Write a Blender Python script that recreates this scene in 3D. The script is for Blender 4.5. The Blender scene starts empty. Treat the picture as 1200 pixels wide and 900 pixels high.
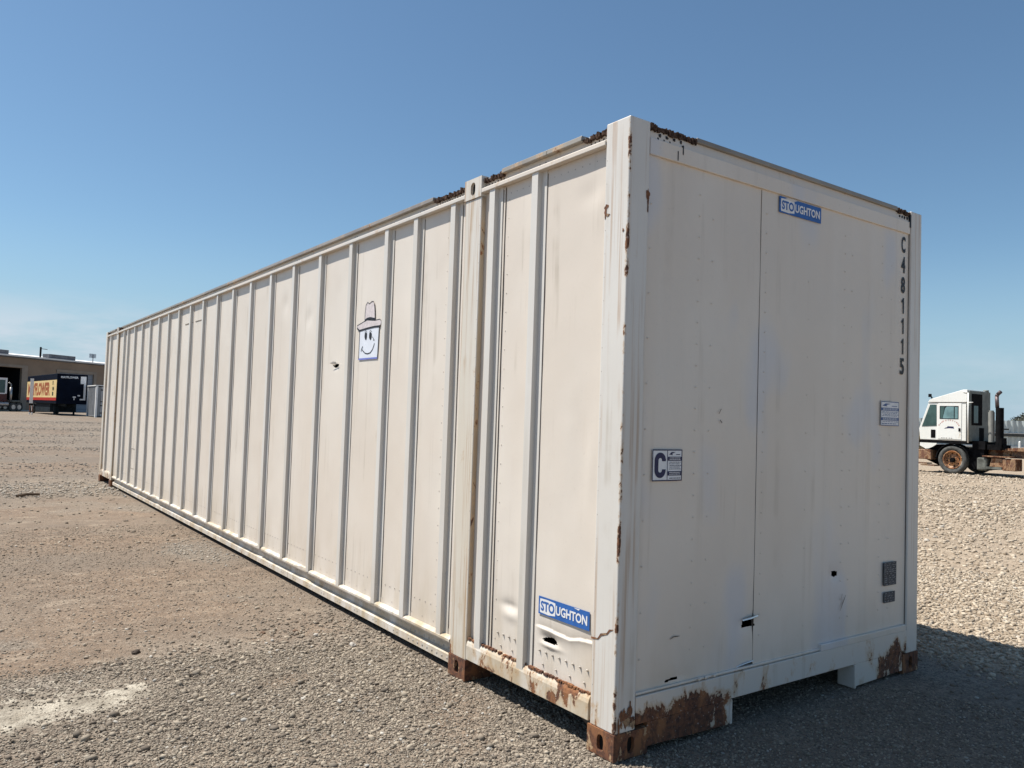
import bpy, math, random
import numpy as np
from mathutils import Vector, Matrix

scene = bpy.context.scene
col = scene.collection
rnd = random.Random(7)

# ------------------------------------------------------------------ camera
CAM = Vector((-2.4545, -2.5824, 1.5051))
yaw, pit, rol, fpx = 0.61955, 0.041764, 0.033346, 923.42
Fw = Vector((math.sin(yaw)*math.cos(pit), math.cos(yaw)*math.cos(pit), math.sin(pit)))
Rt = Vector((math.cos(yaw), -math.sin(yaw), 0))
Up = Rt.cross(Fw)
R2 = math.cos(rol)*Rt + math.sin(rol)*Up
U2 = -math.sin(rol)*Rt + math.cos(rol)*Up
cam = bpy.data.cameras.new('camera')
camo = bpy.data.objects.new('camera', cam)
col.objects.link(camo)
camo.matrix_world = Matrix(((R2.x, U2.x, -Fw.x, CAM.x), (R2.y, U2.y, -Fw.y, CAM.y), (R2.z, U2.z, -Fw.z, CAM.z), (0, 0, 0, 1)))
cam.sensor_width = 36
cam.lens = fpx/1200*36
cam.clip_start = 0.05
cam.clip_end = 9000
scene.camera = camo

# ------------------------------------------------------------------ sky and sun
sd = Vector((-1.18, 1.15, 2.9)).normalized()
world = bpy.data.worlds.new("World")
scene.world = world
world.use_nodes = True
wn = world.node_tree
bg = wn.nodes['Background']
sk = wn.nodes.new('ShaderNodeTexSky')
sk.sky_type = 'NISHITA'
sk.sun_disc = False
sk.sun_elevation = math.asin(sd.z)
sk.sun_rotation = math.atan2(sd.x, sd.y)
sk.altitude = 400
sk.air_density = 1.0
sk.dust_density = 0.7
sk.ozone_density = 1.2
tc = wn.nodes.new('ShaderNodeTexCoord')
sep = wn.nodes.new('ShaderNodeSeparateXYZ')
wn.links.new(tc.outputs['Generated'], sep.inputs[0])
mp = wn.nodes.new('ShaderNodeMapping')
mp.inputs['Scale'].default_value = (2.2, 2.2, 9.0)
wn.links.new(tc.outputs['Generated'], mp.inputs[0])
nz = wn.nodes.new('ShaderNodeTexNoise')
nz.inputs['Scale'].default_value = 1.6
nz.inputs['Detail'].default_value = 7
nz.inputs['Roughness'].default_value = 0.62
wn.links.new(mp.outputs[0], nz.inputs[0])
r1 = wn.nodes.new('ShaderNodeMapRange')
r1.interpolation_type = 'SMOOTHSTEP'
r1.inputs[1].default_value = 0.40
r1.inputs[2].default_value = 0.60
wn.links.new(nz.outputs[0], r1.inputs[0])
r2 = wn.nodes.new('ShaderNodeMapRange')
r2.interpolation_type = 'SMOOTHSTEP'
r2.inputs[1].default_value = 0.135
r2.inputs[2].default_value = 0.06
wn.links.new(sep.outputs[2], r2.inputs[0])
mm = wn.nodes.new('ShaderNodeMath')
mm.operation = 'MULTIPLY'
wn.links.new(r1.outputs[0], mm.inputs[0])
wn.links.new(r2.outputs[0], mm.inputs[1])
sepc = wn.nodes.new('ShaderNodeMapRange'); sepc.interpolation_type = 'SMOOTHSTEP'
sepc.inputs[1].default_value = 0.30; sepc.inputs[2].default_value = 0.10
sepc.inputs[3].default_value = 0.30; sepc.inputs[4].default_value = 1.0
wn.links.new(sep.outputs[0], sepc.inputs[0])
mm2 = wn.nodes.new('ShaderNodeMath'); mm2.operation = 'MULTIPLY'
wn.links.new(mm.outputs[0], mm2.inputs[0]); wn.links.new(sepc.outputs[0], mm2.inputs[1])
m2 = wn.nodes.new('ShaderNodeMath')
m2.operation = 'MULTIPLY'
m2.inputs[1].default_value = 0.75
wn.links.new(mm2.outputs[0], m2.inputs[0])
mix = wn.nodes.new('ShaderNodeMix')
mix.data_type = 'RGBA'
mix.inputs[7].default_value = (6.0, 6.5, 7.2, 1)
wn.links.new(m2.outputs[0], mix.inputs[0])
tint = wn.nodes.new('ShaderNodeMix')
tint.data_type = 'RGBA'
tint.blend_type = 'MULTIPLY'
tint.inputs[0].default_value = 1.0
tint.inputs[7].default_value = (0.83, 1.0, 1.04, 1)
wn.links.new(sk.outputs[0], tint.inputs[6])
hz = wn.nodes.new('ShaderNodeMapRange')
hz.interpolation_type = 'SMOOTHSTEP'
hz.inputs[1].default_value = 0.22
hz.inputs[2].default_value = -0.01
hz.inputs[3].default_value = 0.0
hz.inputs[4].default_value = 0.9
wn.links.new(sep.outputs[2], hz.inputs[0])
hm = wn.nodes.new('ShaderNodeMix')
hm.data_type = 'RGBA'
hm.inputs[7].default_value = (3.3, 4.75, 5.9, 1)
wn.links.new(hz.outputs[0], hm.inputs[0])
wn.links.new(tint.outputs[2], hm.inputs[6])
wn.links.new(hm.outputs[2], mix.inputs[6])
wn.links.new(mix.outputs[2], bg.inputs[0])
bg.inputs[1].default_value = 0.078

sun = bpy.data.lights.new('sun', 'SUN')
suno = bpy.data.objects.new('sun', sun)
col.objects.link(suno)
sun.energy = 5.0
sun.angle = math.radians(0.55)
sun.color = (1.0, 0.955, 0.89)
suno.rotation_euler = sd.to_track_quat('Z', 'Y').to_euler()
suno.location = (-20, 20, 50)
scene.view_settings.view_transform = 'Standard'
scene.view_settings.look = 'None'
scene.view_settings.exposure = 0.55
scene.view_settings.gamma = 1.0
scene.render.engine = 'CYCLES'
scene.cycles.max_bounces = 6

# ------------------------------------------------------------------ object helpers
def tag(o, label=None, cat=None, group=None, kind=None):
    if label: o['label'] = label
    if cat: o['category'] = cat
    if group: o['group'] = group
    if kind: o['kind'] = kind
    return o

def empty(name, loc, label, cat, group=None):
    o = bpy.data.objects.new(name, None)
    o.empty_display_size = 0.3
    col.objects.link(o)
    o.location = loc
    return tag(o, label, cat, group)

class MB:
    def __init__(s):
        s.v = []
        s.f = []
    def add(s, vs, fs):
        b = len(s.v)
        s.v += [tuple(p) for p in vs]
        s.f += [tuple(b+i for i in f) for f in fs]
        return s
    def box(s, x0, x1, y0, y1, z0, z1):
        return s.add([(x0, y0, z0), (x1, y0, z0), (x1, y1, z0), (x0, y1, z0), (x0, y0, z1), (x1, y0, z1), (x1, y1, z1), (x0, y1, z1)],
                     [(3, 2, 1, 0), (4, 5, 6, 7), (0, 1, 5, 4), (1, 2, 6, 5), (2, 3, 7, 6), (3, 0, 4, 7)])
    def prism(s, pts, d):
        """pts: 3d polygon, d: extrusion vector"""
        n = len(pts)
        d = Vector(d)
        a = [Vector(p) for p in pts]
        nn = Vector((0, 0, 0))
        for i in range(n): nn += a[i].cross(a[(i+1) % n])
        if nn.dot(d) > 0: a = a[::-1]
        vs = a + [p+d for p in a]
        fs = [tuple(range(n)), tuple(range(2*n-1, n-1, -1))]
        for i in range(n):
            j = (i+1) % n
            fs.append((j, i, i+n, j+n))
        return s.add(vs, fs)
    def cyl(s, p, q, r, r2=None, n=12, caps=True):
        p = Vector(p); q = Vector(q)
        r2 = r if r2 is None else r2
        d = (q-p).normalized()
        a = d.orthogonal().normalized(); b = d.cross(a)
        vs = []
        for i in range(n):
            t = 2*math.pi*i/n
            vs.append(p+(a*math.cos(t)+b*math.sin(t))*r)
        for i in range(n):
            t = 2*math.pi*i/n
            vs.append(q+(a*math.cos(t)+b*math.sin(t))*r2)
        fs = [(i, (i+1) % n, n+(i+1) % n, n+i) for i in range(n)]
        if caps:
            fs.append(tuple(range(n-1, -1, -1)))
            fs.append(tuple(range(n, 2*n)))
        return s.add(vs, fs)
    def tube(s, pts, r, n=8):
        for i in range(len(pts)-1): s.cyl(pts[i], pts[i+1], r, n=n)
        return s
    def lathe_x(s, c, prof, n=32):
        """prof: list of (dx, r) about an axis along x through c"""
        m = len(prof); vs = []
        for i in range(n):
            t = 2*math.pi*i/n
            for dx, r in prof: vs.append((c[0]+dx, c[1]+r*math.cos(t), c[2]+r*math.sin(t)))
        fs = []
        for i in range(n):
            j = (i+1) % n
            for k in range(m-1): fs.append((i*m+k, j*m+k, j*m+k+1, i*m+k+1))
        return s.add(vs, fs)
    def xf(s, M):
        s.v = [tuple(M @ Vector(p)) for p in s.v]
        return s
    def build(s, name, mat, parent=None, smooth=False, bevel=0, label=None, fix=True):
        me = bpy.data.meshes.new(name)
        me.from_pydata(s.v, [], s.f)
        if smooth:
            me.polygons.foreach_set('use_smooth', [True]*len(me.polygons))
        me.update()
        if mat: me.materials.append(mat)
        o = bpy.data.objects.new(name, me)
        col.objects.link(o)
        if parent:
            o.parent = parent
            root = parent
            off = Vector((0, 0, 0))
            while root is not None:
                off += root.location
                root = root.parent
            o.location = -off if parent.parent is None else (0, 0, 0)
        if bevel:
            m = o.modifiers.new('bevel', 'BEVEL')
            m.width = bevel; m.segments = 2; m.limit_method = 'ANGLE'
        if label: o['label'] = label
        return o

def text_mb(txt, o, u, v, w, h, off=0.0, weight=0.03, t=0.0):
    """lettering fitted to a w x h box whose lower left corner is o, along u (right) and v (up)"""
    cu = bpy.data.curves.new('lettering', 'FONT')
    cu.body = txt
    cu.size = 1
    cu.offset = weight
    cu.resolution_u = 3
    ob = bpy.data.objects.new('lettering', cu)
    me = bpy.data.meshes.new_from_object(ob)
    vs = [vv.co.copy() for vv in me.vertices]
    fs = [tuple(p.vertices) for p in me.polygons]
    bpy.data.objects.remove(ob); bpy.data.curves.remove(cu); bpy.data.meshes.remove(me)
    x0 = min(p.x for p in vs); x1 = max(p.x for p in vs); y0 = min(p.y for p in vs); y1 = max(p.y for p in vs)
    o = Vector(o); u = Vector(u); v = Vector(v); n = u.cross(v)
    out = [o+u*((p.x-x0)/(x1-x0)*w)+v*((p.y-y0)/(y1-y0)*h)+n*off for p in vs]
    m = MB(); m.add(out, fs)
    return m

# ------------------------------------------------------------------ material helpers
class NT:
    def __init__(s, name):
        s.m = bpy.data.materials.new(name)
        s.m.use_nodes = True
        s.t = s.m.node_tree
        s.b = s.t.nodes['Principled BSDF']
        s.tc = s.t.nodes.new('ShaderNodeTexCoord')
    def n(s, k, **kw):
        x = s.t.nodes.new(k)
        for a, b in kw.items(): setattr(x, a, b)
        return x
    def l(s, a, b): s.t.links.new(a, b)
    def coord(s, scale=(1, 1, 1), loc=(0, 0, 0)):
        m = s.n('ShaderNodeMapping')
        m.inputs['Scale'].default_value = scale
        m.inputs['Location'].default_value = loc
        s.l(s.tc.outputs['Object'], m.inputs[0])
        return m.outputs[0]
    def noise(s, vec, scale, detail=4, rough=0.55, dist=0):
        x = s.n('ShaderNodeTexNoise')
        x.inputs['Scale'].default_value = scale
        x.inputs['Detail'].default_value = detail
        x.inputs['Roughness'].default_value = rough
        x.inputs['Distortion'].default_value = dist
        s.l(vec, x.inputs['Vector'])
        return x.outputs[0]
    def rng(s, v, a, b, c=0.0, d=1.0, smooth=True):
        x = s.n('ShaderNodeMapRange')
        if smooth: x.interpolation_type = 'SMOOTHSTEP'
        s.l(v, x.inputs[0])
        for i, k in enumerate((a, b, c, d)): x.inputs[i+1].default_value = k
        return x.outputs[0]
    def math(s, op, a, b=None, clamp=False):
        x = s.n('ShaderNodeMath', operation=op)
        x.use_clamp = clamp
        for i, k in enumerate((a, b)):
            if k is None: continue
            if isinstance(k, (int, float)): x.inputs[i].default_value = k
            else: s.l(k, x.inputs[i])
        return x.outputs[0]
    def mix(s, f, a, b):
        x = s.n('ShaderNodeMix', data_type='RGBA')
        if isinstance(f, (int, float)): x.inputs[0].default_value = f
        else: s.l(f, x.inputs[0])
        for i, k in ((6, a), (7, b)):
            if isinstance(k, tuple): x.inputs[i].default_value = (*k, 1)
            else: s.l(k, x.inputs[i])
        return x.outputs[2]
    def sepz(s, vec=None):
        x = s.n('ShaderNodeSeparateXYZ')
        s.l(vec or s.tc.outputs['Object'], x.inputs[0])
        return x.outputs
    def bump(s, h, strength, dist=0.01, normal=None):
        x = s.n('ShaderNodeBump')
        x.inputs['Strength'].default_value = strength
        x.inputs['Distance'].default_value = dist
        s.l(h, x.inputs['Height'])
        if normal: s.l(normal, x.inputs['Normal'])
        return x.outputs[0]

def simple(name, c, rough=0.6, metal=0.0, var=0.12, scale=4, emit=0):
    t = NT(name)
    t.b.inputs['Specular IOR Level'].default_value = 0.3 if rough < 0.65 else 0.06
    nz = t.noise(t.coord(), scale, 5, 0.6)
    f = t.rng(nz, 0.3, 0.7)
    dark = tuple(k*(1-var) for k in c); light = tuple(min(1, k*(1+var)) for k in c)
    t.l(t.mix(f, dark, light), t.b.inputs['Base Color'])
    t.b.inputs['Roughness'].default_value = rough
    t.b.inputs['Metallic'].default_value = metal
    return t.m

RUST_D = (0.060, 0.028, 0.018); RUST_M = (0.150, 0.060, 0.030); RUST_O = (0.27, 0.115, 0.045)

def painted(name, base, base2, rust=0.78, streak=0.25, zlo=None, xprof=None, dirt=(0.37, 0.31, 0.23), bluish=0.0, rough=0.42, rscale=7.0, lowdirt=0.0, oilcan=0.0, edge=0.0, runs=0.0):
    """weathered paint over steel.  rust: noise threshold (lower = more rust).
    zlo: (z where rust is heavy, z where it ends, amount).  xprof: [(x, amount)...] added along x"""
    t = NT(name)
    c0 = t.coord()
    big = t.rng(t.noise(t.coord((1, 1, 0.6)), 1.1, 4, 0.55), 0.35, 0.65)
    colr = t.mix(big, base, base2)
    # small speckle
    sp = t.rng(t.noise(c0, 60, 3, 0.6), 0.62, 0.74, 0, 0.18)
    colr = t.mix(sp, colr, tuple(k*0.6 for k in base))
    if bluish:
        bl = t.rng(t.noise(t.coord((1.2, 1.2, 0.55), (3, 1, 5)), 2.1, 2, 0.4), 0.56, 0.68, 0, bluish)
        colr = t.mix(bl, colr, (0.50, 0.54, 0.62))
    # vertical dirty streaks
    st = t.noise(t.coord((9, 9, 0.35)), 1.8, 5, 0.6)
    st2 = t.noise(c0, 2.3, 3, 0.6)
    stf = t.math('MULTIPLY', t.rng(st, 0.52, 0.72), t.rng(st2, 0.42, 0.62))
    stf = t.math('MULTIPLY', stf, streak)
    colr = t.mix(stf, colr, dirt)
    if runs:
        rr_ = t.math('MULTIPLY', t.rng(t.noise(t.coord((34, 34, 0.45)), 1.0, 5, 0.65), *((0.48, 0.66) if runs > .9 else (0.50, 0.64))), t.rng(t.noise(t.coord((6, 6, 1.1)), 1.3, 3, 0.5), *((0.36, 0.58) if runs > .9 else (0.40, 0.56)), 0, min(runs, .9)))
        colr = t.mix(rr_, colr, (0.36, 0.20, 0.09))
    z = t.sepz()[2]
    if lowdirt:
        ld = t.math('MULTIPLY', t.rng(z, 0.75, 0.2), t.rng(t.noise(t.coord((3, 3, 1)), 2.2, 5, 0.6), 0.35, 0.7, 0, lowdirt))
        colr = t.mix(ld, colr, (0.44, 0.35, 0.23))
    # rust
    rn = t.noise(t.coord((1, 1, 0.55)), rscale, 9, 0.66, 0.4)
    rn2 = t.noise(c0, 1.7, 3, 0.5)
    v = t.math('ADD', rn, t.rng(rn2, 0.3, 0.7, -0.05, 0.08))
    if zlo:
        v = t.math('ADD', v, t.rng(z, zlo[1], zlo[0], 0, zlo[2]))
    if xprof:
        ax = t.sepz()[0]
        ramp = t.n('ShaderNodeValToRGB')
        lo, hi = xprof[0][0], xprof[-1][0]
        t.l(t.rng(ax, lo, hi, 0, 1, False), ramp.inputs[0])
        els = ramp.color_ramp.elements
        while len(els) < len(xprof): els.new(0.5)
        for e, (xx, a) in zip(els, xprof):
            e.position = (xx-lo)/(hi-lo)
            e.color = (a, a, a, 1)
        if zlo:
            zz = t.rng(z, zlo[1], zlo[0], 0, 1)
            v = t.math('ADD', v, t.math('MULTIPLY', ramp.outputs[0], zz))
        else:
            v = t.math('ADD', v, ramp.outputs[0])
    if edge:
        q3 = t.sepz()
        v = t.math('ADD', v, t.math('MULTIPLY', t.rng(t.math('ADD', q3[0], q3[1]), 0.024, 0.006), t.rng(t.noise(t.coord((1, 1, 1)), 3.6, 6, 0.7), 0.36, 0.60, 0, edge)))
    v = t.math('ADD', v, t.math('MULTIPLY', t.math('SUBTRACT', t.noise(c0, 55, 6, 0.7), 0.5), 0.16))
    mask = t.rng(v, rust, rust+0.03)
    halo = t.rng(v, rust-0.10, rust+0.01, 0, 0.62)
    rc = t.mix(t.rng(t.noise(c0, 38, 8, 0.7), 0.40, 0.58), RUST_D, RUST_M)
    rc = t.mix(t.rng(t.noise(t.coord((1, 1, 0.5)), 11, 7, 0.7), 0.47, 0.62, 0, 0.85), rc, RUST_O)
    rc = t.mix(t.rng(t.noise(c0, 70, 6, 0.7), 0.60, 0.66, 0, 0.6), rc, base2)
    colr = t.mix(halo, colr, (0.47, 0.31, 0.165))
    colr = t.mix(mask, colr, rc)
    t.l(colr, t.b.inputs['Base Color'])
    t.l(t.rng(mask, 0, 1, rough, 0.92, False), t.b.inputs['Roughness'])
    h = t.math('SUBTRACT', t.math('MULTIPLY', t.noise(c0, 30, 4, 0.6), 0.25), mask)
    nrm = t.bump(h, 0.35, 0.004)
    if oilcan:
        nrm = t.bump(t.noise(t.coord((1, 1, 0.7)), 2.4, 2, 0.45), oilcan, 0.05, nrm)
    t.l(nrm, t.b.inputs['Normal'])
    return t.m

M = {}
CREAM = (0.655, 0.580, 0.495); CREAM2 = (0.695, 0.630, 0.550); WHITE = (0.650, 0.622, 0.575); WHITE2 = (0.60, 0.565, 0.510)
ENDC = (0.60, 0.575, 0.54); ENDC2 = (0.66, 0.635, 0.60)
M['panel'] = painted('cream_panel_paint', CREAM, CREAM2, rust=0.87, streak=0.42, oilcan=0.18, lowdirt=0.4)
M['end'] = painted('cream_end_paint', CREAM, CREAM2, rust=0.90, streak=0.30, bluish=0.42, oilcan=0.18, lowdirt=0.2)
M['post'] = painted('white_post_paint', WHITE, WHITE2, rust=0.78, streak=0.45, zlo=(0.12, 0.42, 0.16), lowdirt=0.2, edge=0.335, runs=0.5)
M['midpost'] = painted('stained_post_paint', WHITE, (0.61, 0.555, 0.465), rust=0.70, streak=1.6, zlo=(0.12, 0.6, 0.12), dirt=(0.42, 0.29, 0.16), lowdirt=0.8, runs=1.0)
M['rib'] = painted('rib_paint', WHITE, WHITE2, rust=0.92, streak=0.25, lowdirt=0.35)
M['toprail'] = painted('top_rail_paint', CREAM, WHITE2, rust=0.73, streak=0.4)
M['lip'] = painted('roof_edge_paint', (0.27, 0.245, 0.21), (0.19, 0.165, 0.14), rust=0.66, streak=0.6)
M['rail'] = painted('bottom_rail_paint', CREAM, WHITE, rust=0.70, streak=0.9, lowdirt=1.0)
M['jagpost'] = painted('rusty_post_flank', (0.46, 0.38, 0.28), (0.36, 0.26, 0.17), rust=0.60, streak=1.0, rscale=9)
M['nearrail'] = painted('rusty_rail_paint', (0.60, 0.51, 0.38), WHITE, rust=0.57, streak=0.8, lowdirt=0.9, rscale=11)
M['sill'] = painted('end_sill_paint', CREAM, WHITE2, rust=0.70, streak=0.5, zlo=(0.14, 0.29, 0.04), rscale=8,
                    xprof=[(0.0, 0.30), (0.55, 0.27), (0.74, 0.20), (0.80, 0.0), (1.9, 0.0), (2.08, 0.04), (2.2, 0.2), (2.6, 0.2)])
M['rust'] = painted('rusted_casting_steel', (0.40, 0.28, 0.18), (0.22, 0.10, 0.05), rust=0.40, streak=0.6, rscale=14)
M['jag'] = painted('rust_scab', (0.17, 0.095, 0.06), (0.10, 0.05, 0.03), rust=0.44, rscale=20, streak=0.8)
M['torn'] = simple('dark_torn_steel', (0.075, 0.048, 0.036), 0.95, 0, 0.6, 60)
M['dark'] = simple('painted_hole_shade', (0.02, 0.018, 0.016), 0.95)  # near-black colour that paints the shade inside the casting holes
M['seam'] = simple('dark_seam_line', (0.12, 0.10, 0.085), 0.9)
M['rivet'] = simple('rivet_metal', (0.42, 0.38, 0.33), 0.5, 0.2, 0.25, 30)
M['under'] = simple('underframe_steel', (0.09, 0.075, 0.06), 0.9, 0, 0.4, 8)
M['roof'] = simple('aluminium_roof', (0.55, 0.55, 0.54), 0.5, 0.3)
M['blue'] = simple('blue_plate', (0.030, 0.115, 0.36), 0.45, 0, 0.12, 20)
M['platewhite'] = simple('plate_white', (0.72, 0.72, 0.72), 0.5, 0, 0.06, 20)
M['navy'] = simple('navy_ink', (0.018, 0.020, 0.07), 0.5)
M['black'] = simple('black_ink', (0.015, 0.015, 0.02), 0.5)
M['inkblue'] = simple('blue_ink', (0.05, 0.10, 0.25), 0.5)
M['dullplate'] = simple('dull_grey_plate', (0.055, 0.06, 0.07), 0.6, 0.0, 0.5, 60)
M['fadedprint'] = simple('faded_print', (0.22, 0.23, 0.24), 0.6)
M['decalwhite'] = simple('decal_white', (0.68, 0.71, 0.77), 0.45, 0, 0.04, 10)
M['hatpink'] = simple('decal_hat', (0.60, 0.54, 0.535), 0.5, 0, 0.12, 40)
M['lav'] = simple('decal_edge', (0.16, 0.19, 0.50), 0.5)
M['scuff'] = simple('scuff_mark', (0.20, 0.17, 0.14), 0.8, 0, 0.4, 50)
M['baremetal'] = simple('torn_bare_metal', (0.80, 0.80, 0.78), 0.35, 0.5)

# ------------------------------------------------------------------ numpy noise
def _hash(ix, iy, seed):
    h = (ix.astype(np.int64)*374761393 + iy.astype(np.int64)*668265263 + seed*1442695041) & 0xffffffff
    h = ((h ^ (h >> 13))*1274126177) & 0xffffffff
    h = (h ^ (h >> 16)) & 0xffffffff
    return h/4294967295.0
def vnoise(x, y, seed=0):
    ix = np.floor(x); iy = np.floor(y)
    fx = x-ix; fy = y-iy
    fx = fx*fx*(3-2*fx); fy = fy*fy*(3-2*fy)
    a = _hash(ix, iy, seed); b = _hash(ix+1, iy, seed); c = _hash(ix, iy+1, seed); d = _hash(ix+1, iy+1, seed)
    return (a*(1-fx)+b*fx)*(1-fy)+(c*(1-fx)+d*fx)*fy
def fbm(x, y, scale, seed=0, octv=4):
    s = 0; a = 1; t = 0
    x = x/scale+17.3*seed; y = y/scale-9.1*seed
    for k in range(octv):
        s = s+a*vnoise(x, y, seed+k*31); t += a
        a *= 0.5; x = x*2.03+3.1; y = y*2.03+7.7
    return s/t
def sstep(x, a, b):
    t = np.clip((x-a)/(b-a), 0, 1)
    return t*t*(3-2*t)

def blob(x, y, cx, cy, rx, ry, ang=0.0, e0=1.3, e1=0.6, seed=3, warp=0.35):
    ca, sa = math.cos(ang), math.sin(ang)
    dx = (x-cx)*ca+(y-cy)*sa; dy = -(x-cx)*sa+(y-cy)*ca
    d = np.sqrt((dx/rx)**2+(dy/ry)**2)+(fbm(x, y, 0.5*min(rx, ry)+0.15, seed, 4)-0.5)*2*warp
    return sstep(d, e0, e1)

def masks(x, y):
    """dirt (brown packed soil), pale (chalky cake), coarse (loose stones) over the yard"""
    n1 = fbm(x, y, 2.6, 1, 5); n2 = fbm(x, y, 1.0, 2, 4)
    left = sstep(x, 3.2, 2.2)
    dirt = sstep(n1+0.35*(n2-0.5), 0.42, 0.66)
    # packed brown area left of the container, grey gravel in front of it
    side = blob(x, y, -0.9, 6.0, 1.7, 2.6, 0.0, 1.25, 0.7, 5)
    dirt = np.maximum(dirt*0.75, side*0.95)
    dirt = np.maximum(dirt, blob(x, y, -1.9, 2.75, 0.55, 0.35, 0.1, 1.2, 0.6, 6)*0.95)
    dirt = np.maximum(dirt, blob(x, y, -0.9, 3.6, 0.55, 0.30, 0.2, 1.3, 0.5, 7)*0.8)
    dirt = np.maximum(dirt, blob(x, y, -0.25, 0.9, 0.22, 0.75, -0.5, 1.3, 0.4, 8)*0.55)
    dirt = np.maximum(dirt, blob(x, y, -0.85, 1.75, 0.22, 0.12, 0.2, 1.3, 0.4, 9)*0.6)
    near = np.exp(-((x+1.1)**2/1.6+(y-1.5)**2/1.1))
    strip = sstep(np.abs(x+0.35+0.25*(n2-0.5)), 0.55, 0.15)*sstep(y, 5.2, 2.5)
    bench = blob(x, y, -0.25, 6.0, 0.35, 0.9, 0.1, 1.3, 0.5, 10)
    dirt = dirt*(1-0.7*bench)
    band = blob(x, y, -0.9, 13.0, 2.6, 1.5, 0.1, 1.3, 0.5, 14)
    dirt = dirt*(1-0.8*band)
    coarse = np.clip(near*1.1+strip*0.85+bench*0.9+band*0.9, 0, 1)
    coarse = np.clip(coarse+sstep(n2, 0.52, 0.68)*0.35, 0, 1)*(1-0.75*dirt)
    right = sstep(x, 2.6, 3.3)*sstep(y-0.9*x, 26, 9)
    rc = np.clip(0.75+0.5*(n2-0.5), 0, 1)*sstep(np.hypot(x+2.4, y+2.6), 30, 9)
    coarse = coarse*(1-right)+rc*right
    dirt = dirt*(1-right*0.75)
    pale = blob(x, y, -2.03, 2.08, 0.50, 0.40, -0.12, 1.35, 0.45, 11, 0.55)*(0.45+0.55*sstep(y+0.12*(x+2), 2.16, 1.86))
    pale = np.maximum(pale, blob(x, y, -1.66, 1.94, 0.10, 0.10, -0.6, 1.2, 0.6, 12, 0.4))
    pale = np.maximum(pale, blob(x, y, -1.56, 2.02, 0.06, 0.05, 0.3, 1.2, 0.6, 13, 0.3))
    coarse = coarse*(1-pale)
    return dirt, pale, coarse, right

CAST = [(0.08, 0.09), (0.08, 1.31), (2.5, 0.09), (2.5, 1.31), (0.08, 13.32), (0.08, 14.54), (2.5, 13.32), (2.5, 14.54)]
def gheight(x, y):
    dirt, pale, coarse, right = masks(x, y)
    r = np.hypot(x-CAM.x, y-CAM.y)
    amp = sstep(r, 60, 12)
    h = (fbm(x, y, 1.7, 21, 3)-0.5)*0.03+(fbm(x, y, 0.32, 22, 4)-0.5)*0.016*(1-0.5*dirt)
    h = h+(fbm(x, y, 0.05, 23, 2)-0.5)*0.010*np.clip(coarse+0.25, 0, 1)
    h = h*amp+pale*0.006
    k = np.ones_like(x)
    for cx, cy in CAST:
        k = np.minimum(k, sstep(np.hypot(x-cx, y-cy), 0.12, 0.5))
    inside = sstep(np.maximum(np.maximum(-x, x-2.59), np.maximum(-y, y-14.63)), 0.0, 0.3)
    h = h*k*(0.4+0.6*inside)-0.004
    return h+0.24*sstep(y, 22, 66)*sstep(x, 45, 20)

def ground_mesh():
    th0 = math.atan2(Fw.y, Fw.x)
    a = np.concatenate([np.linspace(-0.72, 0.72, 620), np.linspace(0.72, 2*math.pi-0.72, 150)[1:-1]])
    ang = th0+a
    rr = [0.25]
    while rr[-1] < 6000:
        r = rr[-1]
        if r < 1.8: k = 0.08
        elif r < 14: k = 0.0085
        elif r < 40: k = 0.02
        else: k = 0.06
        rr.append(r*(1+k))
    rr = np.array(rr)
    A, R = np.meshgrid(ang, rr)
    X = CAM.x+R*np.cos(A); Y = CAM.y+R*np.sin(A)
    Z = gheight(X, Y)
    nr, na = X.shape
    V = np.stack([X.ravel(), Y.ravel(), Z.ravel()], 1)
    V = np.vstack([V, [[CAM.x, CAM.y, -0.01]]])
    i = np.arange(nr-1)[:, None]*na; j = np.arange(na)[None, :]; j2 = (j+1) % na
    F = np.stack([(i+j), (i+na+j), (i+na+j2), (i+j2)], -1).reshape(-1, 4)
    c = nr*na
    T = np.stack([np.full(na, c), np.arange(na), (np.arange(na)+1) % na], 1)
    me = bpy.data.meshes.new('ground')
    me.vertices.add(len(V)); me.vertices.foreach_set('co', V.ravel())
    nl = F.size+T.size
    me.loops.add(nl)
    me.loops.foreach_set('vertex_index', np.concatenate([F.ravel(), T.ravel()]).astype(np.int32))
    me.polygons.add(len(F)+len(T))
    st = np.concatenate([np.arange(len(F))*4, len(F)*4+np.arange(len(T))*3]).astype(np.int32)
    me.polygons.foreach_set('loop_start', st)
    me.update(calc_edges=True)
    me.polygons.foreach_set('use_smooth', [True]*len(me.polygons))
    d, p, cs, rt = masks(V[:, 0], V[:, 1])
    att = me.attributes.new('zone', 'FLOAT_COLOR', 'POINT')
    att.data.foreach_set('color', np.stack([d, p, cs, rt], 1).astype(np.float32).ravel())
    return me

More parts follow.
